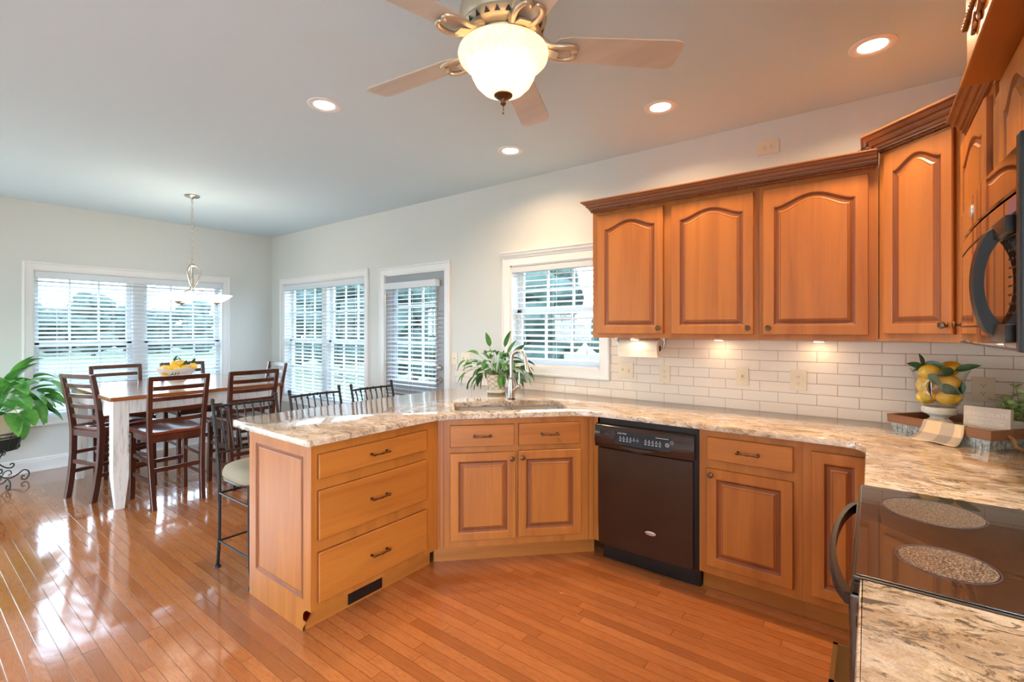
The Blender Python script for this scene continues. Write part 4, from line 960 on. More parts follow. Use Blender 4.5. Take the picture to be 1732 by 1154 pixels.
for i in range(n+1):
    u = i/n; z = 0.018+0.222*u; y = -b0-0.010-0.032*sin(pi*u)**0.55; hw = 0.016
    hx = xh-0.010*sin(pi*u)**0.8
    th = 0.016+0.022*abs(2*u-1)**3
    rings.append([Vector((hx-hw-0.004, y+th, z)), Vector((hx-hw, y, z)), Vector((hx, y-0.004, z)), Vector((hx+hw, y, z)), Vector((hx+hw+0.004, y+th, z))])
quad_strip(bm, rings, cap=True); box(bm, xh-0.02, xh+0.118, -b0-0.014, -b0+0.004, 0.010, 0.044, bev=0.004); box(bm, xh-0.02, xh+0.118, -b0-0.014, -b0+0.004, 0.212, 0.244, bev=0.004)
obj('handle', bm, 'black_plastic', dr, smooth=50)
bm = B(); xa, xb = 0.645, 0.735; y = -bow(0.69/mw*1.0)-0.0005
box(bm, xa, xb, y-0.003, y+0.004, 0.250, 0.278); obj('display', bm, 'display_blue', cp)
bm = B()
for r in range(9):
    for c in range(4): x = xa+0.006+0.022*c; yk = -bow((x+0.005)/mw)-0.0004; box(bm, x, x+0.011, yk-0.0005, yk+0.001, 0.200-0.017*r, 0.204-0.017*r)
obj('printed_marks', bm, 'handle_satin', cp)
bm = B(); xr = 0.29; ell(bm, (xr, -bow(xr/mw)-0.001, 0.333), 0.017, 0.004, 0.017, 20, 8); obj('round_badge', bm, 'badge_silver', vb, smooth=60)
bm = B(); box(bm, mw-0.022, mw+0.002, -0.012, 0.03, -0.006, 0.380, bev=0.004); obj('side_trim', bm, 'black_plastic', t)
bm = B(); box(bm, 0.0, mw, -0.002, 0.40, -0.006, -0.0005)
obj('bottom_plate', bm, 'handle_satin', t)
for xx in (0.20, 0.58):
    bm = B(); box(bm, xx-0.035, xx+0.035, 0.10, 0.14, -0.009, -0.006); obj('task_lamp', bm, 'puck_lens', t)
    l = bpy.data.lights.new('microwave_lamp_glow', 'AREA'); l.shape = 'RECTANGLE'; l.size = 0.06; l.size_y = 0.03; l.energy = 1.6; l.color = WARM2; o = bpy.data.objects.new('microwave_lamp_glow', l); COL.objects.link(o); o.location = (0.216+0.12, -1.374-xx, 1.398)
# ------------------------------------------------------------------ range
RY0, RY1 = -1.376, -2.103
t = thing('electric_range', 'black glass-top range between the two right-hand counters', 'stove', (0.30, (RY0+RY1)/2, 0), 0)
bm = B(); box(bm, -0.012, 0.62, RY1, RY0, 0.03, 0.918, bev=0.003); obj('body', bm, 'black_enamel', t, world=True)
bm = B(); box(bm, 0.0, 0.60, RY1+0.05, RY0-0.05, 0.0, 0.03); obj('plinth', bm, 'black_plastic', t, world=True)
bm = B(); box(bm, -0.032, 0.625, RY1-0.0, RY0+0.0, 0.919, 0.930, bev=0.004); obj('steel_edge', bm, 'handle_satin', t, world=True)
bm = B(); box(bm, -0.026, 0.560, RY1+0.006, RY0-0.006, 0.9302, 0.9335, bev=0.0015); ct = obj('cooktop', bm, 'cooktop_glass', t, world=True)
def zone(cx_, cy_, r, inner=None):
    bm = B(); q = 40
    quad_strip(bm, [[Vector((cx_+rr*cos(2*pi*i/q), cy_+rr*sin(2*pi*i/q), 0.93385)) for i in range(q)] for rr in (0.002, r)])
    obj('burner_zone', bm, 'burner_zone', ct, world=True, recalc=False)
    bm = B(); tube(bm, [(cx_+(r+0.004)*cos(2*pi*i/q), cy_+(r+0.004)*sin(2*pi*i/q), 0.9336) for i in range(q)], 0.0009, 5, closed=True); obj('burner_ring', bm, 'badge_dark', ct, world=True)
zone(0.135, -1.555, 0.108); zone(0.130, -1.925, 0.082); zone(0.42, -1.555, 0.078); zone(0.42, -1.92, 0.105)
bm = B(); box(bm, 0.56, 0.622, RY1, RY0, 0.93, 1.02, bev=0.006); obj('back_rail', bm, 'black_enamel', t, world=True)
bm = B(); box(bm, -0.038, -0.0125, RY1+0.003, RY0-0.003, 0.24, 0.890, bev=0.006); od = obj('oven_door', bm, 'black_gloss', t, world=True)
bm = B(); box(bm, -0.0395, -0.0380, RY1+0.12, RY0-0.12, 0.38, 0.72); obj('oven_window', bm, 'cooktop_glass', od, world=True)
bm = B(); box(bm, -0.036, -0.0125, RY1+0.003, RY0-0.003, 0.04, 0.23, bev=0.006); obj('storage_drawer', bm, 'black_gloss', t, world=True)
bm = B(); box(bm, -0.034, -0.0125, RY1+0.001, RY0-0.001, 0.893, 0.918, bev=0.004); obj('front_trim', bm, 'handle_satin', t, world=True)
bm = B(); rings = []; n = 24; ya, yb = RY0-0.03, RY1+0.03
for i in range(n+1):
    u = i/n; y = ya+(yb-ya)*u; x = -0.046-0.040*sin(pi*u)**0.6; th = 0.010+0.010*abs(2*u-1)**3; hz = 0.014
    rings.append([Vector((x+th, y, 0.866-hz)), Vector((x, y, 0.866-hz*0.9)), Vector((x-0.006, y, 0.866)), Vector((x, y, 0.866+hz*0.9)), Vector((x+th, y, 0.866+hz))])
quad_strip(bm, rings, cap=True); obj('door_handle', bm, 'handle_satin', od, world=True, smooth=50)
# ------------------------------------------------------------------ wall plates
def plate(kind, x, z, w, h, label, horizontal=False, n=1, y=-0.0085):
    t = thing(kind, label, 'switch' if kind == 'light_switch' else 'outlet', (x, y, z), 0)
    bm = B(); box(bm, -w/2, w/2, -0.006, 0.0, -h/2, h/2, bev=0.002); obj('cover_plate', bm, 'switch_almond', t)
    if kind == 'light_switch':
        for i in range(n):
            cx_ = (i-(n-1)/2)*0.046; bm = B(); box(bm, cx_-0.005, cx_+0.005, -0.0075, -0.005, -0.012, 0.012); M = Matrix.Translation((cx_, -0.009, 0.004 if i % 2 == 0 else -0.004)) @ Matrix.Rotation(0.5 if i % 2 == 0 else -0.5, 4, 'X'); box(bm, -0.004, 0.004, -0.006, 0.006, -0.009, 0.009, M=M, bev=0.001)
            obj('toggle', bm, 'switch_almond', t)
    else:
        for s in (-1, 1):
            c = (s*0.0195, 0) if horizontal else (0, s*0.0195)
            bm = B(); M = Matrix.Translation((c[0], -0.006, c[1])) @ Matrix.Rotation(pi/2, 4, 'X'); r_ = [ (0.0165*cos(2*pi*i/20), 0.0145*sin(2*pi*i/20)) for i in range(20)]
            quad_strip(bm, [[M @ Vector((a, b, 0)) for a, b in r_], [M @ Vector((a, b, 0.002)) for a, b in r_]], cap=True); f_ = obj('receptacle', bm, 'switch_almond', t)
            bm = B()
            for q in (-1, 1):
                if horizontal: box(bm, c[0]-0.004, c[0]+0.004, -0.0086, -0.0078, c[1]+q*0.006-0.001, c[1]+q*0.006+0.001)
                else: box(bm, c[0]+q*0.006-0.001, c[0]+q*0.006+0.001, -0.0086, -0.0078, c[1]-0.001, c[1]+0.006)
            if not horizontal: ell(bm, (c[0], -0.0082, c[1]-0.007), 0.0022, 0.0005, 0.0022, 8, 6)
            obj('slots', bm, 'slot_dark', f_)
    return t
plate('light_switch', -1.451, 1.143, 0.118, 0.118, 'almond double light switch just right of the sink window', n=2)
plate('power_outlet', -1.159, 1.130, 0.074, 0.118, 'almond outlet below the right end of the paper towel roll')
plate('light_switch', -0.660, 1.143, 0.074, 0.118, 'almond single light switch in the middle of the backsplash')
plate('power_outlet', -0.350, 1.139, 0.086, 0.122, 'almond outlet on the backsplash, second from the urn')
plate('power_outlet', 0.445, 1.145, 0.086, 0.122, 'almond outlet on the backsplash behind the lemon urn and sign')
plate('light_switch', -3.205, 1.160, 0.074, 0.118, 'pale light switch right beside the gray door casing', y=-0.0005)
plate('light_switch', -3.06, 1.165, 0.118, 0.118, 'pale double light switch behind the sink plant leaves', n=2, y=-0.0005)
plate('power_outlet', -0.513, 2.579, 0.122, 0.086, 'horizontal almond outlet high on the wall above the wide cabinet', horizontal=True, y=-0.0005)
# ------------------------------------------------------------------ paper towel holder + roll
t = thing('towel_holder', 'metal paper towel holder under the left wall cabinet', 'holder', (-1.268, -0.19, 1.385), 0)
bm = B()
for x in (-0.165, 0.165):
    tube(bm, spline([(x, 0, 0.0), (x*1.02, 0.002, -0.03), (x*0.97, 0.0, -0.072)], 5), [0.013]*4+[0.011]*4+[0.009]*3, 10)
    cyl(bm, (x, 0, 0.002), (x, 0, -0.006), 0.022, n=16)
cyl(bm, (-0.16, 0, -0.069), (0.16, 0, -0.069), 0.005, n=10); obj('bracket', bm, 'brushed_nickel', t, smooth=50)
bm = B(); M = Matrix.Translation((-1.268, -0.19, 1.316)) @ Matrix.Rotation(pi/2, 4, 'Y')
lathe(bm, [(0.021, -0.139), (0.0605, -0.139), (0.062, -0.136), (0.062, 0.136), (0.0605, 0.139), (0.021, 0.139), (0.021, -0.139)], n=40, M=M)
rl = single('paper_towel_roll', bm, 'paper_towel', 'white paper towel roll under the wall cabinet by the sink window', 'paper towels', smooth=50)
bm = B(); lathe(bm, [(0.019, -0.1395), (0.0205, -0.1395), (0.0205, 0.1395), (0.019, 0.1395), (0.019, -0.1395)], n=24, M=M); obj('core', bm, 'register_brown', rl, label='brown cardboard core')
bm = B(); quad_strip(bm, [[Vector((-1.407, -0.2525, 1.32-0.008*i)) + Vector((0, 0.0015*i, 0)) for i in range(9)], [Vector((-1.129, -0.2525, 1.32-0.008*i)) + Vector((0, 0.0015*i, 0)) for i in range(9)]], closed=False); obj('loose_sheet', bm, 'paper_towel', rl, recalc=False)
# under-cabinet puck lights
for x, lb in ((-1.26, 'small round light under the cabinet over the paper towels'), (-0.78, 'small round light under the cabinet above the single switch'), (-0.24, 'small round light under the wide wall cabinet')):
    PY0 = -0.30 if x < -1 else -0.10
    t = thing('puck_light', lb, 'light', (x, PY0, 1.385), 0, group='under-cabinet lights')
    bm = B(); cyl(bm, (0, 0, 0.004), (0, 0, -0.012), 0.030, n=20); obj('housing', bm, 'trim_white', t, smooth=40)
    bm = B(); cyl(bm, (0, 0, -0.012), (0, 0, -0.014), 0.024, n=20); obj('lens', bm, 'puck_lens', t)
    l = bpy.data.lights.new('puck_light_glow', 'AREA'); l.shape = 'DISK'; l.size = 0.045; l.energy = PUCK_W; l.color = WARM; o = bpy.data.objects.new('puck_light_glow', l); COL.objects.link(o); o.location = (x, PY0, 1.368)
# floor register
t = thing('floor_register', 'bronze slotted floor register beside the range', 'vent', (-0.09, -0.84, 0), 0)
bm = B(); F0 = (-0.140, -0.036, -0.995, -0.685)
for q in ((F0[0], F0[0]+0.018, F0[2], F0[3]), (F0[1]-0.018, F0[1], F0[2], F0[3]), (F0[0], F0[1], F0[2], F0[2]+0.018), (F0[0], F0[1], F0[3]-0.018, F0[3])): box(bm, q[0], q[1], q[2], q[3], 0.0, 0.006)
y = F0[2]+0.022
while y < F0[3]-0.02: box(bm, F0[0]+0.018, F0[1]-0.018, y, y+0.0035, 0.001, 0.005); y += 0.009
obj('grille', bm, 'register_brown', t, world=True)
bm = B(); box(bm, F0[0]+0.01, F0[1]-0.01, F0[2]+0.01, F0[3]-0.01, 0.0, 0.0012); obj('duct_opening', bm, 'slot_dark', t, world=True)
# ------------------------------------------------------------------ dining table
TX0, TX1, TY0, TY1, TZ = -6.185, -4.755, -2.255, -0.880, 0.905
t = thing('dining_table', 'square counter-height dining table with plank top and whitewashed legs', 'table', ((TX0+TX1)/2, (TY0+TY1)/2, 0), 0)
bm = B(); n = 7
for i in range(n):
    a = TX0+(TX1-TX0)*i/n; b = TX0+(TX1-TX0)*(i+1)/n; box(bm, a+0.0006, b-0.0006, TY0, TY1, TZ-0.032, TZ, bev=0.0025)
obj('tabletop', bm, 'table_plank', t, world=True)
bm = B(); o = 0.035
for q in ((TX0+o, TX1-o, TY0+o, TY0+o+0.022), (TX0+o, TX1-o, TY1-o-0.022, TY1-o), (TX0+o, TX0+o+0.022, TY0+o, TY1-o), (TX1-o-0.022, TX1-o, TY0+o, TY1-o)): box(bm, q[0], q[1], q[2], q[3], TZ-0.142, TZ-0.032)
for q in ((TX0+o-0.008, TX1-o+0.008, TY0+o-0.008, TY0+o), (TX0+o-0.008, TX1-o+0.008, TY1-o, TY1-o+0.008), (TX0+o-0.008, TX0+o, TY0+o, TY1-o), (TX1-o, TX1-o+0.008, TY0+o, TY1-o)): box(bm, q[0], q[1], q[2], q[3], TZ-0.052, TZ-0.032)
obj('apron', bm, 'distressed_white', t, world=True)
for sx_ in (0, 1):
    for sy_ in (0, 1):
        cx_ = TX1-0.075 if sx_ else TX0+0.075; cy_ = TY1-0.075 if sy_ else TY0+0.075; bm = B(); rings = []
        for z, hw in ((TZ-0.033, 0.052), (0.28, 0.052), (0.24, 0.050), (0.0, 0.029)):
            rings.append([Vector((cx_+a*hw, cy_+b*hw, z)) for a, b in ((-1, -1), (1, -1), (1, 1), (-1, 1))])
        quad_strip(bm, rings, cap=True); obj('leg', bm, 'distressed_white', t, world=True, bev=0.004)
# ------------------------------------------------------------------ ladder-back counter chairs
def plank(bm, pts, w, th, up=(0, 0, 1)):
    """bar swept along pts with rectangular section; w across x, th along y"""
    rings = []
    for p in pts: rings.append([Vector((p[0]-w/2, p[1]-th/2, p[2])), Vector((p[0]+w/2, p[1]-th/2, p[2])), Vector((p[0]+w/2, p[1]+th/2, p[2])), Vector((p[0]-w/2, p[1]+th/2, p[2]))])
    quad_strip(bm, rings, cap=True)
def back_y(z):  # rear-stile centre line
    if z < 0.58: return 0.200+0.050*((0.58-z)/0.58)**2.2
    return 0.200+0.075*((z-0.58)/0.49)**1.35
def make_chair():
    t = thing('dining_chair', '', 'chair', (0, 0, 0), 0)
    for s in (-1, 1):
        bm = B(); zs = [0, 0.08, 0.16, 0.26, 0.38, 0.50, 0.58, 0.64, 0.72, 0.82, 0.92, 1.0, 1.065]
        rings = []
        for z in zs:
            y = back_y(z); hw = 0.017; ht = 0.022-0.006*max(0, (z-0.6)/0.46); x = s*(0.172+0.030*min(1, z/1.0))
            rings.append([Vector((x-hw, y-ht, z)), Vector((x+hw, y-ht, z)), Vector((x+hw, y+ht, z)), Vector((x-hw, y+ht, z))])
        quad_strip(bm, rings, cap=True); obj('rear_leg', bm, 'espresso', t, bev=0.003)
        bm = B(); plank(bm, [(s*0.195, -0.218, 0), (s*0.193, -0.212, 0.20), (s*0.192, -0.205, 0.45), (s*0.192, -0.205, 0.565)], 0.036, 0.036); obj('front_leg', bm, 'espresso', t, bev=0.003)
    # seat: scooped plank
    bm = B(); n, m_ = 12, 10; top = []; bot = []
    for j in range(m_+1):
        v = j/m_; y = -0.235+0.44*v; hw = 0.225-0.030*v
        rt = []; rb = []
        for i in range(n+1):
            u = i/n*2-1; x = u*hw; d = 0.016*max(0, 1-((abs(u)-0.48)/0.42)**2)*(1 if v > 0.1 else v/0.1)*max(0, 1-abs(v-0.58)**2*3.4)
            yy = y-(0.012*(1-u*u) if j == 0 else 0); rt.append(Vector((x, yy, 0.615-d))); rb.append(Vector((x, yy, 0.585)))
        top.append([bm.verts.new(p) for p in rt]); bot.append([bm.verts.new(p) for p in rb])
    for G in (top, bot):
        for a, b in zip(G, G[1:]):
            for i in range(n): bm.faces.new((a[i], a[i+1], b[i+1], b[i]))
    for j in range(m_):
        for i in (0, n): bm.faces.new((top[j][i], top[j+1][i], bot[j+1][i], bot[j][i]))
    for i in range(n):
        for j in (0, m_): bm.faces.new((top[j][i], top[j][i+1], bot[j][i+1], bot[j][i]))
    obj('seat', bm, 'espresso_seat', t, smooth=50, bev=0.004)
    bm = B(); box(bm, -0.175, 0.175, -0.212, -0.192, 0.53, 0.584); box(bm, -0.175, 0.175, 0.190, 0.212, 0.53, 0.584); box(bm, -0.200, -0.182, -0.20, 0.19, 0.53, 0.584); box(bm, 0.182, 0.200, -0.20, 0.19, 0.53, 0.584); obj('seat_apron', bm, 'espresso', t)
    for z0, z1, nm in ((0.685, 0.717, 'back_slat'), (0.775, 0.807, 'back_slat'), (0.865, 0.897, 'back_slat'), (0.952, 0.986, 'back_slat'), (1.030, 1.068, 'top_rail')):
        bm = B(); rings = []; q = 10; w = 0.172 if nm == 'back_slat' else 0.205
        for i in range(q+1):
            u = 2*i/q-1; c = 0.020*(1-u*u); w_ = w+0.008*(z0-0.6)/0.4
            rings.append([Vector((u*w_, back_y(z0)-0.008+c, z0)), Vector((u*w_, back_y(z0)+0.008+c, z0)), Vector((u*w_, back_y(z1)+0.008+c, z1)), Vector((u*w_, back_y(z1)-0.008+c, z1))])
        quad_strip(bm, rings, cap=True); obj(nm, bm, 'espresso', t, smooth=40)
    for s in (-1, 1):
        for z in (0.20, 0.36):
            bm = B(); rings = [[Vector((s*0.190-0.008, -0.21, z)), Vector((s*0.190+0.008, -0.21, z)), Vector((s*0.190+0.008, -0.21, z+0.03)), Vector((s*0.190-0.008, -0.21, z+0.03))]]
            yb = back_y(z); rings.append([Vector((s*0.182-0.008, yb, z)), Vector((s*0.182+0.008, yb, z)), Vector((s*0.182+0.008, yb, z+0.03)), Vector((s*0.182-0.008, yb, z+0.03))])
            quad_strip(bm, rings, cap=True); obj('side_stretcher', bm, 'espresso', t)
    bm = B(); box(bm, -0.185, 0.185, -0.220, -0.200, 0.27, 0.302); obj('foot_rail', bm, 'espresso', t)
    bm = B(); box(bm, -0.18, 0.18, back_y(0.30)-0.009, back_y(0.30)+0.009, 0.29, 0.322); obj('rear_stretcher', bm, 'espresso', t)
    return t
GC = 'ladder-back chairs around the dining table'
ch = make_chair(); ch['group'] = GC
ch.location = (-4.805, -1.853, 0); ch.rotation_euler = (0, 0, -pi/2); ch['label'] = 'dark ladder-back chair on the kitchen side of the table, in front of the lemon bowl'
dup(ch, (-4.80, -1.262, 0), -pi/2, 'dark ladder-back chair half hidden behind the nearest bar stool', GC)
dup(ch, (-6.085, -1.845, 0), pi/2, 'dark ladder-back chair in front of the window, left of the lemon bowl', GC)
dup(ch, (-6.060, -1.245, 0), pi/2, 'dark ladder-back chair in front of the window, directly behind the lemon bowl', GC)
dup(ch, (-5.400, -2.085, 0), radians(197), 'dark ladder-back chair at the table end beside the big plant, turned askew', GC)
dup(ch, (-5.430, -0.880, 0), radians(-3), 'dark ladder-back chair at the far table end near the room corner', GC)
# ------------------------------------------------------------------ iron bar stools
def make_stool():
    t = thing('bar_stool', '', 'stool', (0, 0, 0), 0); TP = 0.0095
    def by(z): return 0.185+0.028*(max(0, (0.25-z)/0.25))**1.6+0.105*(max(0, (z-0.52)/0.50))**1.25
    for s in (-1, 1):
        bm = B(); zs = [0.012, 0.05, 0.12, 0.2, 0.3, 0.45, 0.55, 0.65, 0.78, 0.9, 1.0]
        tube(bm, [(s*0.195, by(z), z) for z in zs], TP, 10)
        for z in (0.115, 0.40, 0.79, 0.985): ell(bm, (s*0.195, by(z), z), 0.0135, 0.0135, 0.008, 10, 6)
        ell(bm, (s*0.195, by(1.004), 1.004), 0.013, 0.013, 0.013, 12, 8); cyl(bm, (s*0.195, by(0), 0.0), (s*0.195, by(0), 0.012), 0.022, 0.016, n=14)
        obj('rear_post', bm, 'wrought_iron', t, smooth=50)
        bm = B(); tube(bm, [(s*0.185, -0.205, 0.012), (s*0.185, -0.190, 0.1), (s*0.185, -0.180, 0.3), (s*0.185, -0.178, 0.565)], TP, 10); cyl(bm, (s*0.185, -0.205, 0), (s*0.185, -0.205, 0.012), 0.022, 0.016, n=14)
        for z in (0.115, 0.40): ell(bm, (s*0.185, -0.182, z), 0.0135, 0.0135, 0.008, 10, 6)
        obj('front_leg', bm, 'wrought_iron', t, smooth=50)
    bm = B(); zt = 0.965; tube(bm, [(x, by(zt)+0.030*(1-(x/0.195)**2), zt) for x in [(-0.195+0.39*i/16) for i in range(17)]], 0.0080, 8)
    for x in (-0.10, -0.03, 0.03, 0.10): ell(bm, (x, by(zt)+0.030*(1-(x/0.195)**2), zt), 0.012, 0.012, 0.012, 8, 6)
    obj('top_rail', bm, 'wrought_iron', t, smooth=50)
    bm = B(); zl = 0.69; tube(bm, [(x, by(zl)+0.020*(1-(x/0.195)**2), zl) for x in [(-0.195+0.39*i/12) for i in range(13)]], 0.0070, 8); obj('lower_back_rail', bm, 'wrought_iron', t, smooth=50)
    for i in range(7):
        x = -0.15+0.05*i; bm = B(); tube(bm, [(x*0.92, by(zl)+0.020*(1-(x/0.195)**2), zl), (x, by(zt)+0.030*(1-(x/0.195)**2), zt)], 0.0050, 8); ell(bm, (x, by(zt)+0.030*(1-(x/0.195)**2), zt-0.02), 0.0075, 0.0075, 0.01, 8, 6); obj('back_spindle', bm, 'wrought_iron', t, smooth=50)
    for z in (0.165, 0.455):
        for nm, a, b in (('side_bar', (-0.19, -0.185, z), (-0.195, by(z), z)), ('side_bar', (0.19, -0.185, z), (0.195, by(z), z)), ('cross_bar', (-0.187, -0.185, z-0.0), (0.187, -0.185, z)), ('cross_bar', (-0.195, by(z), z), (0.195, by(z), z))):
            bm = B(); tube(bm, [a, b], 0.0065, 8); obj(nm, bm, 'wrought_iron', t)
    bm = B(); n = 28; rings = []
    prof = [(0.80, 0.556), (0.97, 0.560), (1.0, 0.572), (1.0, 0.585), (0.985, 0.605), (0.93, 0.628), (0.80, 0.642), (0.55, 0.650), (0.25, 0.653), (0.01, 0.654)]
    def sq(a, k_): c, s_ = cos(a), sin(a); p = 4.5; f = (abs(c)**p+abs(s_)**p)**(-1/p); return Vector((0.212*k_*c*f, 0.196*k_*s_*f, 0))
    for k_, z in prof: rings.append([sq(2*pi*i/n, k_)+Vector((0, -0.005, z)) for i in range(n)])
    quad_strip(bm, rings, cap=True); obj('seat_cushion', bm, 'seat_fabric', t, smooth=60)
    bm = B(); tube(bm, [sq(2*pi*i/28, 0.97)+Vector((0, -0.005, 0.556)) for i in range(28)], 0.007, 6, closed=True); obj('seat_ring', bm, 'wrought_iron', t, smooth=50)
    return t
GS = 'iron bar stools along the back of the peninsula'
st = make_stool(); st['group'] = GS; st.location = (-2.958, -1.905, 0); st.rotation_euler = (0, 0, -pi/2)
# local +y (back) -> -x : facing +x
for o_, in (): pass
st.rotation_euler = (0, 0, pi/2); st['label'] = 'iron bar stool with beige cushion nearest the peninsula end'
dup(st, (-2.985, -1.405, 0), pi/2, 'middle iron bar stool behind the peninsula, only its back showing', GS)
dup(st, (-2.960, -0.925, 0), pi/2, 'iron bar stool nearest the gray door, only its back showing', GS)
# ------------------------------------------------------------------ fruit helpers
def lemon_bm(r=0.032, el=1.28):
    bm = B(); prof = []
    for i in range(15):
        a = -pi/2+pi*i/14; z = sin(a)*r*el; rr = cos(a)*r
        if abs(sin(a)) > 0.93: z *= 1+0.10*(abs(sin(a))-0.93)/0.07; rr = rr*0.9
        prof.append((max(rr, 0.0001), z))
    lathe(bm, prof, n=20); return bm
def leaf_part(bm, base, d, L, w, droop=0.3, roll=0.0, n=7):
    d = Vector(d).normalized(); side = d.cross(Vector((0, 0, 1)))
    if side.length < 0.1: side = Vector((1, 0, 0))
    side.normalize(); up0 = side.cross(d).normalized(); side = (side*cos(roll)+up0*sin(roll)).normalized()
    p = Vector(base); rows = []
    for i in range(n+1):
        u = i/n; ww = w*0.5*(sin(pi*min(1, u**0.75*0.97+0.015)))**0.8+0.0004; up = side.cross(d).normalized()
        rows.append((p-side*ww+up*ww*0.35, p.copy(), p+side*ww+up*ww*0.35))
        d = (d+Vector((0, 0, -droop/n))).normalized(); p = p+d*(L/n)
    V = [[bm.verts.new(q) for q in r] for r in rows]
    for a, b in zip(V, V[1:]):
        bm.faces.new((a[0], a[1], b[1], b[0])); bm.faces.new((a[1], a[2], b[2], b[1]))
    return p
def lemon(loc, rot, label, r=0.032, group=None, leaves=None, name='lemon', cat='lemon'):
    o = single(name, lemon_bm(r), 'lemon_skin', label, cat, group=group, smooth=80); o.location = loc; o.rotation_euler = rot; WM[o.name] = Matrix.Translation(loc) @ Euler(rot).to_matrix().to_4x4()
    for lf in (leaves or []):
        bm = B(); leaf_part(bm, lf[0], lf[1], lf[2], lf[3], 0.25, lf[4] if len(lf) > 4 else 0); obj('leaf', bm, 'leaf_dark', o, world=True, recalc=False, smooth=60)
    return o
# fruit bowl on the dining table
BX, BY, BZ = -5.215, -1.66, TZ
t = thing('fruit_bowl', 'footed cream ceramic bowl with painted fruit on the dining table', 'bowl', (BX, BY, BZ), radians(12))
bm = B(); n = 48; rings = []
for r, z in ((0.001, 0.004), (0.068, 0.0), (0.070, 0.012), (0.056, 0.030), (0.060, 0.042), (0.098, 0.078), (0.142, 0.140), (0.162, 0.176), (0.158, 0.178), (0.136, 0.142), (0.090, 0.084), (0.001, 0.058)):
    rr = []
    for i in range(n):
        a = 2*pi*i/n; k_ = 1+(0.055*cos(4*a)*(z/0.18)**2 if z > 0.05 else 0); rr.append(Vector((r*k_*cos(a), r*k_*sin(a), z+(0.010*cos(4*a) if z > 0.16 else 0))))
    rings.append(rr)
quad_strip(bm, rings); obj('bowl_body', bm, 'bowl_paint', t, smooth=60)
def on_bowl(a, z, off=0.003):
    r = 0.060+(z-0.042)/(0.176-0.042)*0.102+0.006*sin(pi*(z-0.042)/0.134)+off; k_ = 1+0.055*cos(4*a)*(z/0.18)**2; return Vector((r*k_*cos(a), r*k_*sin(a), z))
a0 = radians(-40)-radians(12)
bm = B(); vs = []; c_ = on_bowl(a0-0.32, 0.118, 0.0045)
for i in range(16): q = 2*pi*i/16; vs.append(bm.verts.new(on_bowl(a0-0.32+0.21*cos(q), 0.118+0.028*sin(q), 0.004)))
cv = bm.verts.new(c_)
for i in range(16): bm.faces.new((cv, vs[i], vs[(i+1) % 16]))
obj('painted_lemon', bm, 'lemon_skin', t, recalc=False)
bm = B()
tube(bm, [on_bowl(a0-0.10+0.55*i/8, 0.112+0.012*sin(i*0.5), 0.004) for i in range(9)], 0.0022, 5)
for i in range(6):
    a = a0+0.02+0.08*i; s = 1 if i % 2 else -1; tube(bm, [on_bowl(a, 0.115, 0.004), on_bowl(a+0.07, 0.115+s*0.024, 0.0045), on_bowl(a+0.12, 0.115+s*0.030, 0.004)], [0.002, 0.0045, 0.001], 5)
obj('painted_branch', bm, 'leaf_dark', t)
rnd = random.Random(5); GL = 'lemons heaped in the fruit bowl'
fr_ = [(-0.085, -0.045, 0.170), (-0.03, -0.09, 0.172), (0.03, -0.055, 0.176), (0.085, -0.01, 0.172), (-0.04, 0.02, 0.172), (0.04, 0.055, 0.170), (-0.02, 0.09, 0.168), (-0.005, -0.025, 0.212), (0.035, 0.005, 0.216), (0.125, 0.045, 0.186)]
nm_ = ['leftmost lemon in the bowl on the table', 'lemon at the front rim of the table bowl', 'front lemon right of center in the table bowl', 'lemon near the right rim of the table bowl', 'lemon in the middle of the table bowl', 'lemon at the back of the table bowl', 'lemon at the far back rim of the table bowl', 'lemon on top of the heap in the table bowl, left one', 'lemon on top of the heap in the table bowl, right one', 'lemon leaning over the right rim of the table bowl']
for i, (dx, dy, dz) in enumerate(fr_):
    c, s = cos(0.65), sin(0.65); X_, Y_ = BX+dx*c-dy*s, BY+dx*s+dy*c
    lv = None
    if i in (7, 8, 3, 9): lv = [((X_, Y_, BZ+dz+0.030), (0.5*cos(i*2.1), 0.5*sin(i*2.1), 0.8), 0.06, 0.028), ((X_, Y_, BZ+dz+0.030), (cos(i+1.0), sin(i+1.0), 0.5), 0.055, 0.024, 0.6)]
    if i == 0: lv = [((X_, Y_, BZ+dz+0.030), (-0.2, -0.3, 0.7), 0.045, 0.022)]
    lemon((X_, Y_, BZ+dz), (rnd.uniform(1.2, 1.9), rnd.uniform(-0.4, 0.4), rnd.uniform(0, 6)), nm_[i], 0.0335, GL, lv)
# ------------------------------------------------------------------ chandelier
CX, CY_ = -5.254, -1.519
t = thing('chandelier', 'three-light nickel chandelier with white bowls over the dining table', 'chandelier', (CX, CY_, 2.74), 0)
bm = B(); lathe(bm, [(0.0001, 0.0), (0.062, 0.0), (0.064, -0.006), (0.055, -0.016), (0.02, -0.022), (0.008, -0.034), (0.0001, -0.034)], n=28); obj('canopy', bm, 'brushed_nickel', t, smooth=50)
bm = B(); z = -0.034; i = 0
while z > -0.60:
    pts = []
    for q in range(12):
        a = 2*pi*q/12; u, w_ = 0.0075*cos(a), 0.0185*sin(a); pts.append((u if i % 2 else 0, 0 if i % 2 else u, z-0.0165+w_))
    tube(bm, pts, 0.0021, 5, closed=True); z -= 0.031; i += 1
obj('chain', bm, 'brushed_nickel', t, smooth=60)
bm = B(); zr = z+0.004; tube(bm, [(0.020*cos(2*pi*q/18), 0, zr-0.016+0.020*sin(2*pi*q/18)) for q in range(18)], 0.003, 6, closed=True); obj('loop_ring', bm, 'brushed_nickel', t, smooth=60)
zt = zr-0.036
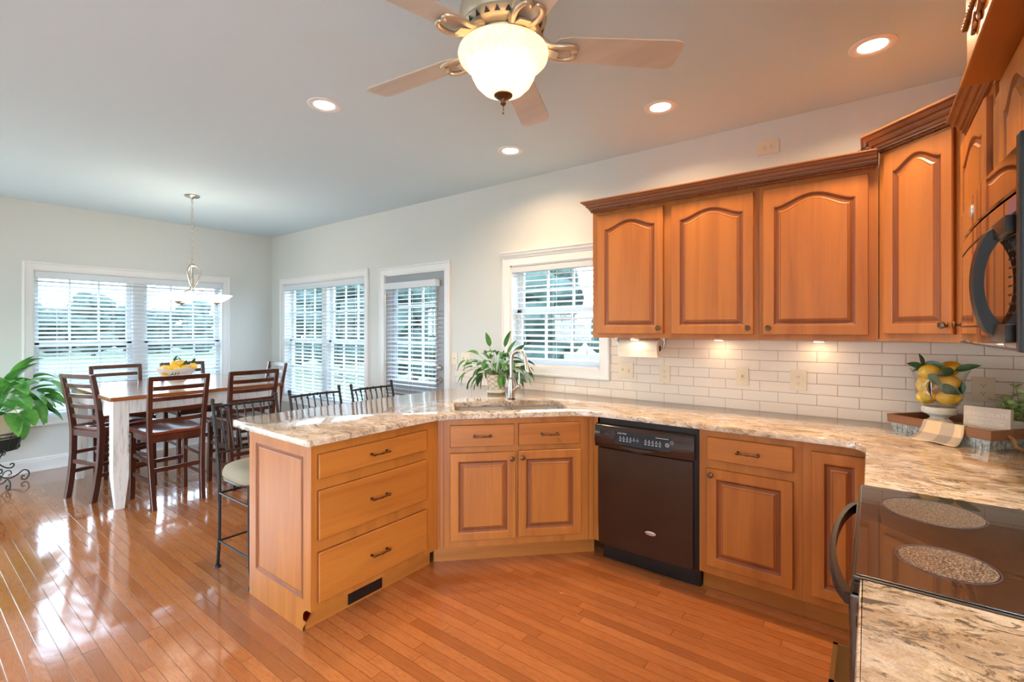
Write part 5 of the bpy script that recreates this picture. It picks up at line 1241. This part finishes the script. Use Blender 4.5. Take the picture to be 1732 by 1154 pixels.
bm = B(); lathe(bm, [(0.0001, zt+0.006), (0.006, zt+0.004), (0.006, zt-0.006), (0.024, zt-0.012), (0.026, zt-0.024), (0.014, zt-0.036), (0.009, zt-0.05), (0.010, zt-0.12), (0.013, zt-0.16), (0.010, zt-0.20), (0.015, zt-0.235), (0.012, zt-0.255), (0.0001, zt-0.26)], n=20); obj('center_column', bm, 'brushed_nickel', t, smooth=50)
zb = 1.700-2.74
for k_ in range(3):
    a = radians(-52.5)+2*pi*k_/3+pi*0.0; u = Vector((cos(a), sin(a), 0))
    bm = B(); tube(bm, spline([u*0.012+Vector((0, 0, zt-0.022)), u*0.045+Vector((0, 0, zt-0.035)), u*0.070+Vector((0, 0, zt-0.085)), u*0.050+Vector((0, 0, zt-0.16)), u*0.022+Vector((0, 0, zt-0.225)), u*0.045+Vector((0, 0, zt-0.262)), u*0.11+Vector((0, 0, zt-0.290)), u*0.20+Vector((0, 0, zb-0.008))], 6), 0.0062, 8)
    lathe(bm, [(0.0001, zb-0.022), (0.010, zb-0.018), (0.012, zb-0.010), (0.034, zb-0.002), (0.036, zb+0.004), (0.0001, zb+0.006)], c=(u.x*0.2, u.y*0.2, 0), n=16)
    ar = obj('arm', bm, 'brushed_nickel', t, smooth=50)
    bm = B(); lathe(bm, [(0.020, zb+0.004), (0.055, zb+0.014), (0.095, zb+0.038), (0.140, zb+0.078), (0.138, zb+0.080), (0.093, zb+0.042), (0.053, zb+0.019), (0.020, zb+0.010)], c=(u.x*0.2, u.y*0.2, 0), n=32); obj('bowl_shade', bm, 'chandelier_glass', ar, smooth=60)
    l = bpy.data.lights.new('chandelier_bulb_glow', 'POINT'); l.energy = CHAN_W; l.color = WARM2; l.shadow_soft_size = 0.03; o = bpy.data.objects.new('chandelier_bulb_glow', l); COL.objects.link(o); o.location = (CX+u.x*0.2, CY_+u.y*0.2, 1.70+0.062)
# ------------------------------------------------------------------ ceiling fan
FX, FY = -1.072, -1.960
t = thing('ceiling_fan', 'five-blade ceiling fan with lit alabaster bowl', 'ceiling fan', (FX, FY, 2.74), 0)
bm = B(); lathe(bm, [(0.0001, 0.0), (0.100, 0.0), (0.102, -0.015), (0.095, -0.05), (0.070, -0.075), (0.0001, -0.078)], n=40); obj('canopy', bm, 'fan_metal', t, smooth=40)
bm = B(); lathe(bm, [(0.05, -0.074), (0.115, -0.085), (0.150, -0.110), (0.160, -0.145), (0.158, -0.175), (0.148, -0.195), (0.150, -0.205), (0.132, -0.222), (0.118, -0.228), (0.0001, -0.228)], n=48); mo = obj('motor_housing', bm, 'fan_metal', t, smooth=35)
bm = B()
for i in range(24):
    a = 2*pi*i/24; M = Matrix.Rotation(a, 4, 'Z'); vs = [M @ Vector(q) for q in ((0.1395, -0.011, -0.2235), (0.1395, 0.011, -0.2235), (0.1505, 0.0, -0.2075))]; bm.faces.new([bm.verts.new(v) for v in vs])
obj('vent_cutouts', bm, 'slot_dark', mo, recalc=False)
bm = B(); lathe(bm, [(0.0001, -0.228), (0.094, -0.230), (0.098, -0.236), (0.094, -0.248), (0.100, -0.254), (0.103, -0.266), (0.112, -0.272), (0.112, -0.276), (0.0001, -0.276)], n=40); obj('light_kit', bm, 'fan_metal', t, smooth=35)
for k_ in range(5):
    a = radians(42.0+72*k_-0.3); M = Matrix.Rotation(a, 4, 'Z'); tilt = Matrix.Rotation(radians(-11), 4, 'X')
    # blade outline (x along radius)
    out = [(0.20, -0.052), (0.24, -0.060), (0.62, -0.070), (0.648, -0.064), (0.660, -0.048), (0.660, 0.048), (0.648, 0.064), (0.62, 0.070), (0.24, 0.060), (0.20, 0.052), (0.185, 0.03), (0.185, -0.03)]
    bm = B(); prism(bm, out, -0.003, 0.003); bmesh.ops.transform(bm, matrix=M @ Matrix.Translation((0, 0, -0.264)) @ tilt, verts=bm.verts); bl = obj('blade', bm, 'fan_blade', t, bev=0.0015)
    bm = B()
    for s in (-1, 1):
        pts = spline([(0.105, s*0.012, -0.236), (0.135, s*0.020, -0.250), (0.165, s*0.030, -0.276), (0.20, s*0.040, -0.284), (0.235, s*0.042, -0.284), (0.262, s*0.030, -0.283), (0.266, s*0.012, -0.283), (0.252, s*0.006, -0.283)], 6)
        tube(bm, [M @ Vector((p.x, p.y, p.z+0.008)) for p in pts], [0.013]*12+[0.010]*20+[0.008]*(len(pts)-32), 8)
    rings = [[M @ Vector((x, y_*w_, z_)) for y_, z_ in ((-1, z0+0.003), (1, z0+0.003), (1, z0-0.004), (-1, z0-0.004))] for x, w_, z0 in ((0.095, 0.020, -0.238), (0.13, 0.024, -0.252), (0.165, 0.024, -0.276), (0.20, 0.020, -0.283))]
    quad_strip(bm, rings, cap=True)
    obj('blade_arm', bm, 'fan_metal', t, smooth=50)
# bowl: rim z 2.432, bottom 2.296
bm = B(); pr_ = [(0.113, -0.276), (0.150, -0.278), (0.161, -0.284), (0.165, -0.296), (0.161, -0.311), (0.148, -0.325), (0.132, -0.336), (0.122, -0.350), (0.114, -0.374), (0.100, -0.401), (0.077, -0.424), (0.046, -0.439), (0.015, -0.443)]
lathe(bm, pr_+[(r-0.004 if r > 0.03 else r, z+0.004) for r, z in reversed(pr_)], n=48); obj('glass_bowl', bm, 'alabaster', t, smooth=60)
bm = B(); lathe(bm, [(0.0001, -0.432), (0.034, -0.436), (0.034, -0.444), (0.024, -0.452), (0.012, -0.458), (0.009, -0.466), (0.011, -0.472), (0.004, -0.480), (0.0001, -0.481)], n=24); obj('finial', bm, 'antique_bronze', t, smooth=40)
bm = B(); z = -0.484
for i in range(4): ell(bm, (0, 0, z-0.004*i), 0.0022, 0.0022, 0.0022, 8, 6)
ell(bm, (0, 0, z-0.022), 0.004, 0.004, 0.006, 8, 6); obj('pull_chain', bm, 'antique_bronze', t)
for k_ in range(3):
    a = 2*pi*k_/3; l = bpy.data.lights.new('fan_bulb_glow', 'POINT'); l.energy = FAN_W/3; l.color = WARM2; l.shadow_soft_size = 0.028; o = bpy.data.objects.new('fan_bulb_glow', l); COL.objects.link(o); o.location = (FX+0.055*cos(a), FY+0.055*sin(a), 2.74-0.365)
# ------------------------------------------------------------------ recessed cans
for (x, y, lb) in ((-2.52, -1.79, 'recessed ceiling light left of the fan'), (-2.09, -0.582, 'recessed ceiling light below the front fan blade, above the sink'), (-0.981, -0.594, 'recessed ceiling light right of the fan above the dishwasher'), (0.004, -0.602, 'recessed ceiling light at the upper right near the corner cabinet'), (-0.02, -1.95, 'added recessed light over the range, unseen, to brighten the near counter'), (-1.2, -4.3, 'added unseen recessed light behind the camera')):  # last two fixtures are unseen, added to brighten the near side
    t = thing('recessed_light', lb, 'ceiling light', (x, y, 2.74), 0, group='recessed ceiling lights')
    bm = B(); lathe(bm, [(0.092, 0.0), (0.092, -0.003), (0.086, -0.006), (0.064, -0.006), (0.056, -0.001), (0.054, 0.0)], n=36); obj('trim_ring', bm, 'trim_white', t, smooth=50)
    bm = B(); lathe(bm, [(0.0001, -0.0022), (0.057, -0.0018)], n=32); obj('lens', bm, 'lamp_lens', t, recalc=False)
    l = bpy.data.lights.new('recessed_light_glow', 'AREA'); l.shape = 'DISK'; l.size = 0.11; l.energy = CAN_W; l.color = WARM; l.spread = radians(150); o = bpy.data.objects.new('recessed_light_glow', l); COL.objects.link(o); o.location = (x, y, 2.732)
for (x, y) in ():
    l = bpy.data.lights.new('recessed_light_glow', 'AREA'); l.shape = 'DISK'; l.size = 0.11; l.energy = CAN_W; l.color = WARM; o = bpy.data.objects.new('recessed_light_glow', l); COL.objects.link(o); o.location = (x, y, 2.732)
# ------------------------------------------------------------------ big peace lily on its stand
PX, PY_ = -6.36, -2.74
t = thing('plant_stand', 'scrolled wrought iron plant stand by the dining window', 'plant stand', (PX, PY_, 0), 0)
for k_ in range(4):
    a = radians(20)+pi/2*k_; u = Vector((cos(a), sin(a), 0))
    def P_(r, z): return u*r+Vector((0, 0, z))
    bm = B()
    tube(bm, spline([P_(0.115, 0.330), P_(0.075, 0.285), P_(0.055, 0.22), P_(0.10, 0.165), P_(0.145, 0.150), P_(0.165, 0.172), P_(0.150, 0.190), P_(0.135, 0.178)], 5), 0.0058, 7)
    tube(bm, spline([P_(0.055, 0.22), P_(0.05, 0.13), P_(0.085, 0.075), P_(0.14, 0.055), P_(0.19, 0.075), P_(0.235, 0.105), P_(0.270, 0.085), P_(0.275, 0.045), P_(0.250, 0.012), P_(0.222, 0.022), P_(0.225, 0.050), P_(0.243, 0.048)], 5), 0.0058, 7)
    tube(bm, spline([P_(0.075, 0.085), P_(0.10, 0.125), P_(0.135, 0.125), P_(0.145, 0.095), P_(0.122, 0.085)], 5), 0.0045, 7)
    tube(bm, spline([P_(0.13, 0.345), P_(0.175, 0.315), P_(0.205, 0.335), P_(0.200, 0.365), P_(0.178, 0.360)], 5), 0.0045, 7)
    obj('scroll_leg', bm, 'stand_iron', t, smooth=60)
for r, z in ((0.175, 0.345), (0.215, 0.47), (0.225, 0.505)):
    bm = B(); tube(bm, [(r*cos(2*pi*i/32), r*sin(2*pi*i/32), z) for i in range(32)], 0.005, 6, closed=True); obj('hoop', bm, 'stand_iron', t, smooth=60)
bm = B()
for i in range(24):
    a = 2*pi*i/24; a2 = a+2*pi/24
    tube(bm, [(0.217*cos(a), 0.217*sin(a), 0.47), (0.224*cos((a+a2)/2), 0.224*sin((a+a2)/2), 0.497), (0.217*cos(a2), 0.217*sin(a2), 0.47)], 0.0022, 5)
for i in range(12): a = 2*pi*i/12; tube(bm, [(0.175*cos(a), 0.175*sin(a), 0.345), (0.225*cos(a), 0.225*sin(a), 0.505)], 0.003, 5)
obj('basket_wire', bm, 'stand_iron', t)
bm = B(); lathe(bm, [(0.0001, 0.347), (0.172, 0.347), (0.205, 0.455), (0.200, 0.455), (0.168, 0.352), (0.0001, 0.352)], n=36); obj('basket_liner', bm, 'stand_iron', t, smooth=40, label='dark metal pan')
t = thing('peace_lily', 'large leafy peace lily in a cream pot at the left picture edge', 'potted plant', (PX, PY_, 0.353), 0)
bm = B(); lathe(bm, [(0.0001, 0.0), (0.135, 0.0), (0.168, 0.09), (0.200, 0.285), (0.214, 0.288), (0.217, 0.325), (0.205, 0.328), (0.196, 0.30), (0.0001, 0.29)], n=40); pt = obj('pot', bm, 'terra_cream', t, smooth=35)
bm = B(); lathe(bm, [(0.0001, 0.301), (0.195, 0.300)], n=30); obj('soil', bm, 'soil', t, recalc=False)
rnd = random.Random(11); bmL = B(); bmS = B()
def stem_leaf(bS, bL, base, az, el, Ls, Ll, w, droop=1.3, r=0.003, roll=0.0, hang=0.6):
    d = Vector((cos(az)*cos(el), sin(az)*cos(el), sin(el))); p = Vector(base); pts = [p.copy()]; n = 7
    for i in range(n): d = (d+Vector((0, 0, -droop/n*(0.3+i/n)))).normalized(); p = p+d*Ls/n; pts.append(p.copy())
    tube(bS, pts, [r]*(len(pts)-2)+[r*0.8, r*0.6], 5); leaf_part(bL, p, d, Ll, w, hang, roll, n=9)
for i in range(52):
    az = rnd.uniform(0, 2*pi); el = rnd.uniform(0.55, 1.45); L = rnd.uniform(0.16, 0.36)
    if i % 3 == 0: az = rnd.uniform(-0.6, 1.3); L *= 1.1
    if cos(az) < -0.15: az = pi-az; az = az if cos(az) > 0 else 0.4; el = max(el, 0.9)
    stem_leaf(bmS, bmL, (0.05*cos(az), 0.05*sin(az), 0.30), az, el, L, rnd.uniform(0.19, 0.29), rnd.uniform(0.09, 0.13), rnd.uniform(0.6, 1.6), 0.0035, rnd.uniform(-0.5, 0.5), rnd.uniform(0.5, 1.5))
for az, el, L, Ll, w, dr_, hg in ((0.50, 0.9, 0.46, 0.26, 0.10, 1.8, 2.6), (0.75, 1.0, 0.50, 0.30, 0.11, 1.2, 2.2), (0.30, 0.75, 0.40, 0.22, 0.10, 2.2, 3.0), (0.95, 1.1, 0.44, 0.25, 0.11, 1.0, 1.6)):
    stem_leaf(bmS, bmL, (0.05, 0.03, 0.30), az, el, L, Ll, w, dr_, 0.0035, 0.2, hg)
for b_ in (bmS, bmL):
    for v in b_.verts: v.co.x = max(v.co.x, -0.38+0.01*sin(v.co.z*30))
obj('stems', bmS, 'leaf_bright', t, smooth=60); obj('foliage', bmL, 'leaf_bright', t, smooth=60, recalc=False)
# ------------------------------------------------------------------ plant behind the sink
t = thing('potted_plant', 'drooping green plant in a lattice-pattern cream pot behind the faucet', 'potted plant', (-2.435, -0.315, 0.930), 0)
bm = B(); lathe(bm, [(0.0001, 0.0), (0.070, 0.0), (0.078, 0.006), (0.078, 0.022), (0.072, 0.024), (0.0001, 0.024)], n=36); obj('saucer', bm, 'ceramic_cream', t, smooth=40)
bm = B(); lathe(bm, [(0.062, 0.022), (0.066, 0.030), (0.084, 0.150), (0.086, 0.152), (0.082, 0.154), (0.078, 0.140), (0.0001, 0.136)], n=36, uvs=(7, 26.0)); obj('pot', bm, 'pot_lattice', t, smooth=40)
bm = B(); tube(bm, [(0.084*cos(2*pi*i/32), 0.084*sin(2*pi*i/32), 0.151) for i in range(32)], 0.0035, 6, closed=True); obj('pot_rim', bm, 'register_brown', t, smooth=60)
bm = B(); lathe(bm, [(0.0001, 0.138), (0.077, 0.138)], n=24); obj('soil', bm, 'soil', t, recalc=False)
rnd = random.Random(4); bmS = B(); bmL = B(); bmD = B()
R_ = Vector((cos(YAW), sin(YAW), 0))
for i in range(66):
    az = rnd.uniform(0, 2*pi); el = rnd.uniform(0.45, 1.35); L = rnd.uniform(0.10, 0.25)
    stem_leaf(bmS, bmL if i % 3 else bmD, (0.03*cos(az), 0.03*sin(az), 0.14), az, el, L, rnd.uniform(0.09, 0.13), rnd.uniform(0.034, 0.050), rnd.uniform(0.6, 1.9), 0.0016, rnd.uniform(-0.7, 0.7), rnd.uniform(0.5, 1.6))
lft = pi+YAW
for dz, el, L, Ll, dr_, hg in ((0.1, 0.75, 0.28, 0.12, 2.2, 2.5), (-0.25, 0.6, 0.26, 0.13, 2.6, 3.0), (0.3, 0.9, 0.30, 0.12, 1.6, 2.0), (-0.1, 0.5, 0.20, 0.12, 2.8, 3.0), (0.0, 1.0, 0.27, 0.11, 1.9, 3.0), (-0.5, 0.7, 0.15, 0.12, 2.8, 3.0)):
    stem_leaf(bmS, bmL, (0, 0, 0.14), lft+dz, el, L, Ll, 0.034, dr_, 0.0016, 0.3, hg)
for az, el, L, Ll in ((lft-0.2, 1.35, 0.24, 0.12), (YAW, 1.30, 0.24, 0.14), (YAW+0.3, 1.1, 0.2, 0.13), (YAW-0.3, 0.9, 0.22, 0.13)):
    stem_leaf(bmS, bmL, (0, 0, 0.14), az, el, L, Ll, 0.046, 0.2, 0.0016, 0.9, 0.2)
for az, L in ((YAW+0.1, 0.22), (YAW-0.5, 0.19), (YAW-0.2, 0.15)):
    stem_leaf(bmS, bmD, (0, 0, 0.14), az, 0.7, L, 0.11, 0.032, 2.5, 0.0016, 0.2, 2.6)
for b_ in (bmS, bmL, bmD):
    for v in b_.verts: v.co.z = max(v.co.z, 0.012+0.01*abs(sin(v.co.x*40))); v.co.y = min(v.co.y, 0.285+0.01*sin(v.co.x*30))
obj('stems', bmS, 'leaf_green', t, smooth=60); obj('foliage', bmL, 'leaf_green', t, smooth=60, recalc=False); obj('dark_leaves', bmD, 'leaf_dark', t, smooth=60, recalc=False)
# ------------------------------------------------------------------ galvanized tray
TA = math.atan2(-0.266, 0.309); TO = Vector((0.088, -0.243, 0.9302))
t = thing('serving_tray', 'rectangular galvanized tray with wooden rim and rope handles in the counter corner', 'tray', TO, TA)
TL, TW_ = 0.408, 0.305; Mt = M_of(TO, TA)
bm = B(); sl = 0.008
def shellring(z, o): return [Vector((-o, -o, z)), Vector((TL+o, -o, z)), Vector((TL+o, TW_+o, z)), Vector((-o, TW_+o, z))]
quad_strip(bm, [shellring(0.0, 0), shellring(0.048, sl), shellring(0.048, sl-0.003), shellring(0.003, -0.003)]); box(bm, 0.001, TL-0.001, 0.001, TW_-0.001, 0.0, 0.003)
for i in range(16):
    x = 0.02+0.024*i; box(bm, x, x+0.004, -sl*0.5-0.003, -sl*0.5+0.003, 0.004, 0.046)
for i in range(12):
    y = 0.02+0.024*i; box(bm, TL+sl*0.5-0.003, TL+sl*0.5+0.003, y, y+0.004, 0.004, 0.046)
obj('metal_sides', bm, 'galvanized', t)
bm = B(); w_ = 0.010
quad_strip(bm, [shellring(0.046, sl-0.004), shellring(0.046, sl+w_-0.002), shellring(0.086, sl+w_), shellring(0.086, sl-0.006), shellring(0.046, sl-0.004)])
obj('wooden_rim', bm, 'tray_wood', t)
for xs in (TL+sl+w_+0.004, -sl-w_-0.004):
    bm = B()
    s = 1 if xs > 0 else -1; path = spline([(xs-s*0.006, TW_*0.5-0.072, 0.062), (xs+s*0.008, TW_*0.5-0.070, 0.052), (xs+s*0.012, TW_*0.5-0.060, 0.022), (xs+s*0.016, TW_*0.5-0.035, 0.009), (xs+s*0.018, TW_*0.5, 0.0075), (xs+s*0.016, TW_*0.5+0.035, 0.009), (xs+s*0.012, TW_*0.5+0.060, 0.022), (xs+s*0.008, TW_*0.5+0.070, 0.052), (xs-s*0.006, TW_*0.5+0.072, 0.062)], 8)
    for ph in range(3):
        pts = []
        for i, p in enumerate(path):
            q = path[min(i+1, len(path)-1)]-path[max(i-1, 0)]; q.normalize(); u = q.cross(Vector((s, 0, 0.2))).normalized(); w2 = q.cross(u); a = i*0.75+2*pi*ph/3; pts.append(p+(u*cos(a)+w2*sin(a))*0.0036)
        tube(bm, pts, 0.0038, 6)
    obj('rope_handle', bm, 'rope_jute', t, smooth=60)
def tl(x, y, z=0.0): return Mt @ Vector((x, y, z))
# lemon urn
up = tl(0.098, 0.160); UZ = 0.9335
t = thing('glass_urn', 'footed glass hurricane full of lemons on a distressed white pedestal', 'vase', (up.x, up.y, UZ), 0)
bm = B(); lathe(bm, [(0.0001, 0.0), (0.052, 0.0), (0.055, 0.008), (0.052, 0.018), (0.044, 0.024), (0.046, 0.032), (0.050, 0.042), (0.050, 0.056), (0.044, 0.066), (0.036, 0.072), (0.036, 0.082), (0.050, 0.092), (0.064, 0.098), (0.068, 0.106), (0.068, 0.124), (0.062, 0.130), (0.0001, 0.130)], n=36); obj('pedestal', bm, 'distressed_cream', t, smooth=40)
bm = B(); prg = [(0.0001, 0.1305), (0.048, 0.131), (0.072, 0.144), (0.086, 0.168), (0.091, 0.200), (0.092, 0.235), (0.094, 0.262), (0.101, 0.288), (0.114, 0.312)]
lathe(bm, prg+[(max(r-0.0025, 0.0001), z+0.002) for r, z in reversed(prg)], n=44); obj('glass', bm, 'clear_glass', t, smooth=60)
GU = 'lemons in the glass urn'; U0 = Vector((up.x, up.y, UZ)); F_ = Vector((-sin(YAW+radians(-44)), cos(YAW+radians(-44)), 0)); Rr = Vector((F_.y, -F_.x, 0))
def ul(r, f, z): v = U0+Rr*r-F_*f; return (v.x, v.y, UZ+z)
for i, (r, f, z, rot, lb) in enumerate([(0.034, 0.030, 0.180, (1.45, 0.1, 1.2), 'lemon at the bottom right of the glass urn'), (-0.046, 0.012, 0.178, (1.3, 0.2, 2.2), 'lemon at the bottom left of the glass urn'), (0.0, -0.046, 0.182, (1.5, 0, 0.2), 'lemon at the bottom back of the glass urn'), (-0.052, 0.004, 0.243, (0.5, 0.3, 1.7), 'lemon at mid height against the left glass of the urn'), (0.034, 0.032, 0.254, (1.45, 0.25, 1.4), 'lemon at mid height in the front right of the urn'), (0.016, -0.044, 0.252, (1.4, 0, 2.8), 'lemon in the middle back of the urn'), (-0.034, 0.030, 0.302, (1.35, 0.15, 1.9), 'lemon on top of the urn, left one with faceted skin'), (0.036, -0.018, 0.318, (1.2, 0.3, 1.1), 'lemon on top of the urn, rear right one')]):
    lemon(ul(r, f, z), rot, lb, 0.0365, GU)
def sprig(lb, items, nm='lemon_sprig'):
    bm = B()
    for b_, d_, L, w, rl in items: leaf_part(bm, ul(*b_), Rr*d_[0]-F_*d_[1]+Vector((0, 0, d_[2])), L, w, 0.3, rl)
    single(nm, bm, 'leaf_dark', lb, 'leaves', group='green leaf sprigs in the glass urn', recalc=False, smooth=60)
sprig('dark green leaf sprig sticking out over the left rim of the urn', [((-0.062, 0.03, 0.326), (-0.15, 0.2, 0.9), 0.068, 0.040, 1.3), ((-0.064, 0.03, 0.322), (-1, 0.2, 0.5), 0.060, 0.032, 1.2), ((-0.060, 0.03, 0.324), (1, 0.3, 0.35), 0.088, 0.046, 1.3), ((-0.066, 0.03, 0.316), (-0.8, 0, -0.3), 0.040, 0.018, 0.8)])
sprig('dark green leaf sprig on the right rim of the urn', [((0.058, 0.02, 0.310), (1, 0.1, 0.55), 0.094, 0.034, 1.2), ((0.056, 0.045, 0.312), (-1, 0.3, -0.15), 0.072, 0.042, 1.3)])
sprig('leaf pressed against the front glass of the urn, left', [((-0.040, 0.072, 0.290), (0.6, 0.1, -0.5), 0.070, 0.040, 1.4), ((-0.030, 0.076, 0.262), (0.1, 0, -1), 0.090, 0.046, 1.4)])
sprig('leaf pressed against the front glass of the urn, right', [((0.004, 0.082, 0.232), (1, -0.3, -0.2), 0.080, 0.050, 1.4), ((0.076, 0.045, 0.262), (0.1, 0, -0.9), 0.060, 0.034, 1.2)])
# sign block
sp_ = tl(0.345, 0.075); SA = radians(-20)
t = thing('box_sign', 'cream wooden block sign about chocolate leaning in the tray', 'sign', (sp_.x, sp_.y, 0.9335), SA)
sw, sh, sd = 0.150, 0.165, 0.050
Ml = Matrix.Rotation(radians(-7), 4, 'X')
bm = B(); box(bm, -sw/2, sw/2, 0, sd, 0, sh, bev=0.0012); bmesh.ops.transform(bm, matrix=Matrix.Translation((0, 0, 0.003)) @ Ml, verts=bm.verts); sb = obj('block', bm, 'sign_cream', t)
bm = B()
for txt, sz, z in (('CHOCOLATE', 0.0230, 0.126), ('COMES FROM COCOA', 0.0122, 0.108), ('WHICH IS A TREE', 0.0148, 0.089), ('THAT MAKES IT A PLANT', 0.0104, 0.072), ('CHOCOLATE IS SALAD', 0.0118, 0.054)):
    tb = text_bm(txt, sz, align='CENTER'); merge(bm, tb, Matrix.Translation((0, 0, 0.003)) @ Ml @ Matrix.Translation((0, -0.0006, z)) @ Matrix.Rotation(pi/2, 4, 'X'))
obj('lettering', bm, 'sign_text', sb, recalc=False)
# small plant in white pot (right of the sign)
pp = Vector((0.548, -0.215, 0))
t = thing('potted_herb', 'small pale-leaved plant in a ribbed white pot at the right picture edge', 'potted plant', (pp.x, pp.y, 0.9335), 0)
bm = B(); lathe(bm, [(0.0001, 0.0), (0.044, 0.0), (0.050, 0.006), (0.057, 0.03), (0.060, 0.09), (0.062, 0.092), (0.062, 0.10), (0.057, 0.10), (0.053, 0.088), (0.0001, 0.085)], n=32)
for i in range(5): tube(bm, [((0.0535+0.0012*i)*cos(2*pi*q/32), (0.0535+0.0012*i)*sin(2*pi*q/32), 0.028+0.013*i) for q in range(32)], 0.0022, 5, closed=True)
obj('pot', bm, 'distressed_cream', t, smooth=40)
rnd = random.Random(9); bmS = B(); bmL = B()
for i in range(30):
    az = rnd.uniform(0, 2*pi); el = rnd.uniform(0.45, 1.5); L = rnd.uniform(0.08, 0.19); d = Vector((cos(az)*cos(el), sin(az)*cos(el), sin(el))); p = Vector((0.02*cos(az), 0.02*sin(az), 0.085)); pts = [p.copy()]
    for j in range(4):
        d = (d+Vector((0, 0, -0.10))).normalized(); p = p+d*L/4; pts.append(p.copy())
        for s in (-1, 1):
            sd_ = d.cross(Vector((0, 0, 1))).normalized()*s; leaf_part(bmL, p, d*0.5+sd_+Vector((0, 0, 0.4)), rnd.uniform(0.024, 0.034), 0.021, 0.2, rnd.uniform(-0.9, 0.9), n=4)
    tube(bmS, pts, 0.0011, 4)
for b_ in (bmS, bmL):
    for v in b_.verts: v.co.x = max(min(v.co.x, 0.075+0.004*sin(v.co.z*50)), -0.115 if v.co.z > 0.18 else -0.062); v.co.z = max(v.co.z, 0.03)
obj('stems', bmS, 'leaf_green', t); obj('foliage', bmL, 'leaf_pale', t, recalc=False, smooth=60)
# draped towel over the front rim
bm = B(); U = bm.loops.layers.uv.verify(); n, m_ = 10, 20; x0, x1 = 0.155, 0.315; G = []
prof = [(0.060, 0.0075), (0.040, 0.012), (0.024, 0.035), (0.009, 0.068), (0.002, 0.088), (-0.010, 0.0905), (-0.021, 0.089), (-0.026, 0.076), (-0.031, 0.058), (-0.040, 0.040), (-0.052, 0.026), (-0.064, 0.015), (-0.078, 0.008), (-0.095, 0.005)]
m_ = len(prof)-1
for j, (y, z) in enumerate(prof):
    row = []
    for i in range(n+1):
        u = i/n; fl = (j/m_)**2; x = x0+(x1-x0)*u+0.026*(u-0.5)*fl-0.03*fl+0.035*(j/m_); yy = y+fl*0.022*(u-0.3); zz = z+0.0022*sin(u*9+j*0.7)*fl+0.0010
        row.append((bm.verts.new((x, yy, max(zz, 0.0025))), u, j/m_))
    G.append(row)
for j in range(m_):
    for i in range(n):
        q = (G[j][i], G[j][i+1], G[j+1][i+1], G[j+1][i]); f = bm.faces.new([v[0] for v in q])
        for l, v in zip(f.loops, q): l[U].uv = (v[1], v[2])
bmesh.ops.transform(bm, matrix=Mt, verts=bm.verts)
tw = single('tea_towel', bm, 'plaid_towel', 'beige and gray plaid cloth draped over the front rim of the tray', 'towel', recalc=False, smooth=70)
sm = tw.modifiers.new('solid', 'SOLIDIFY'); sm.thickness = 0.0022; sm.offset = 1
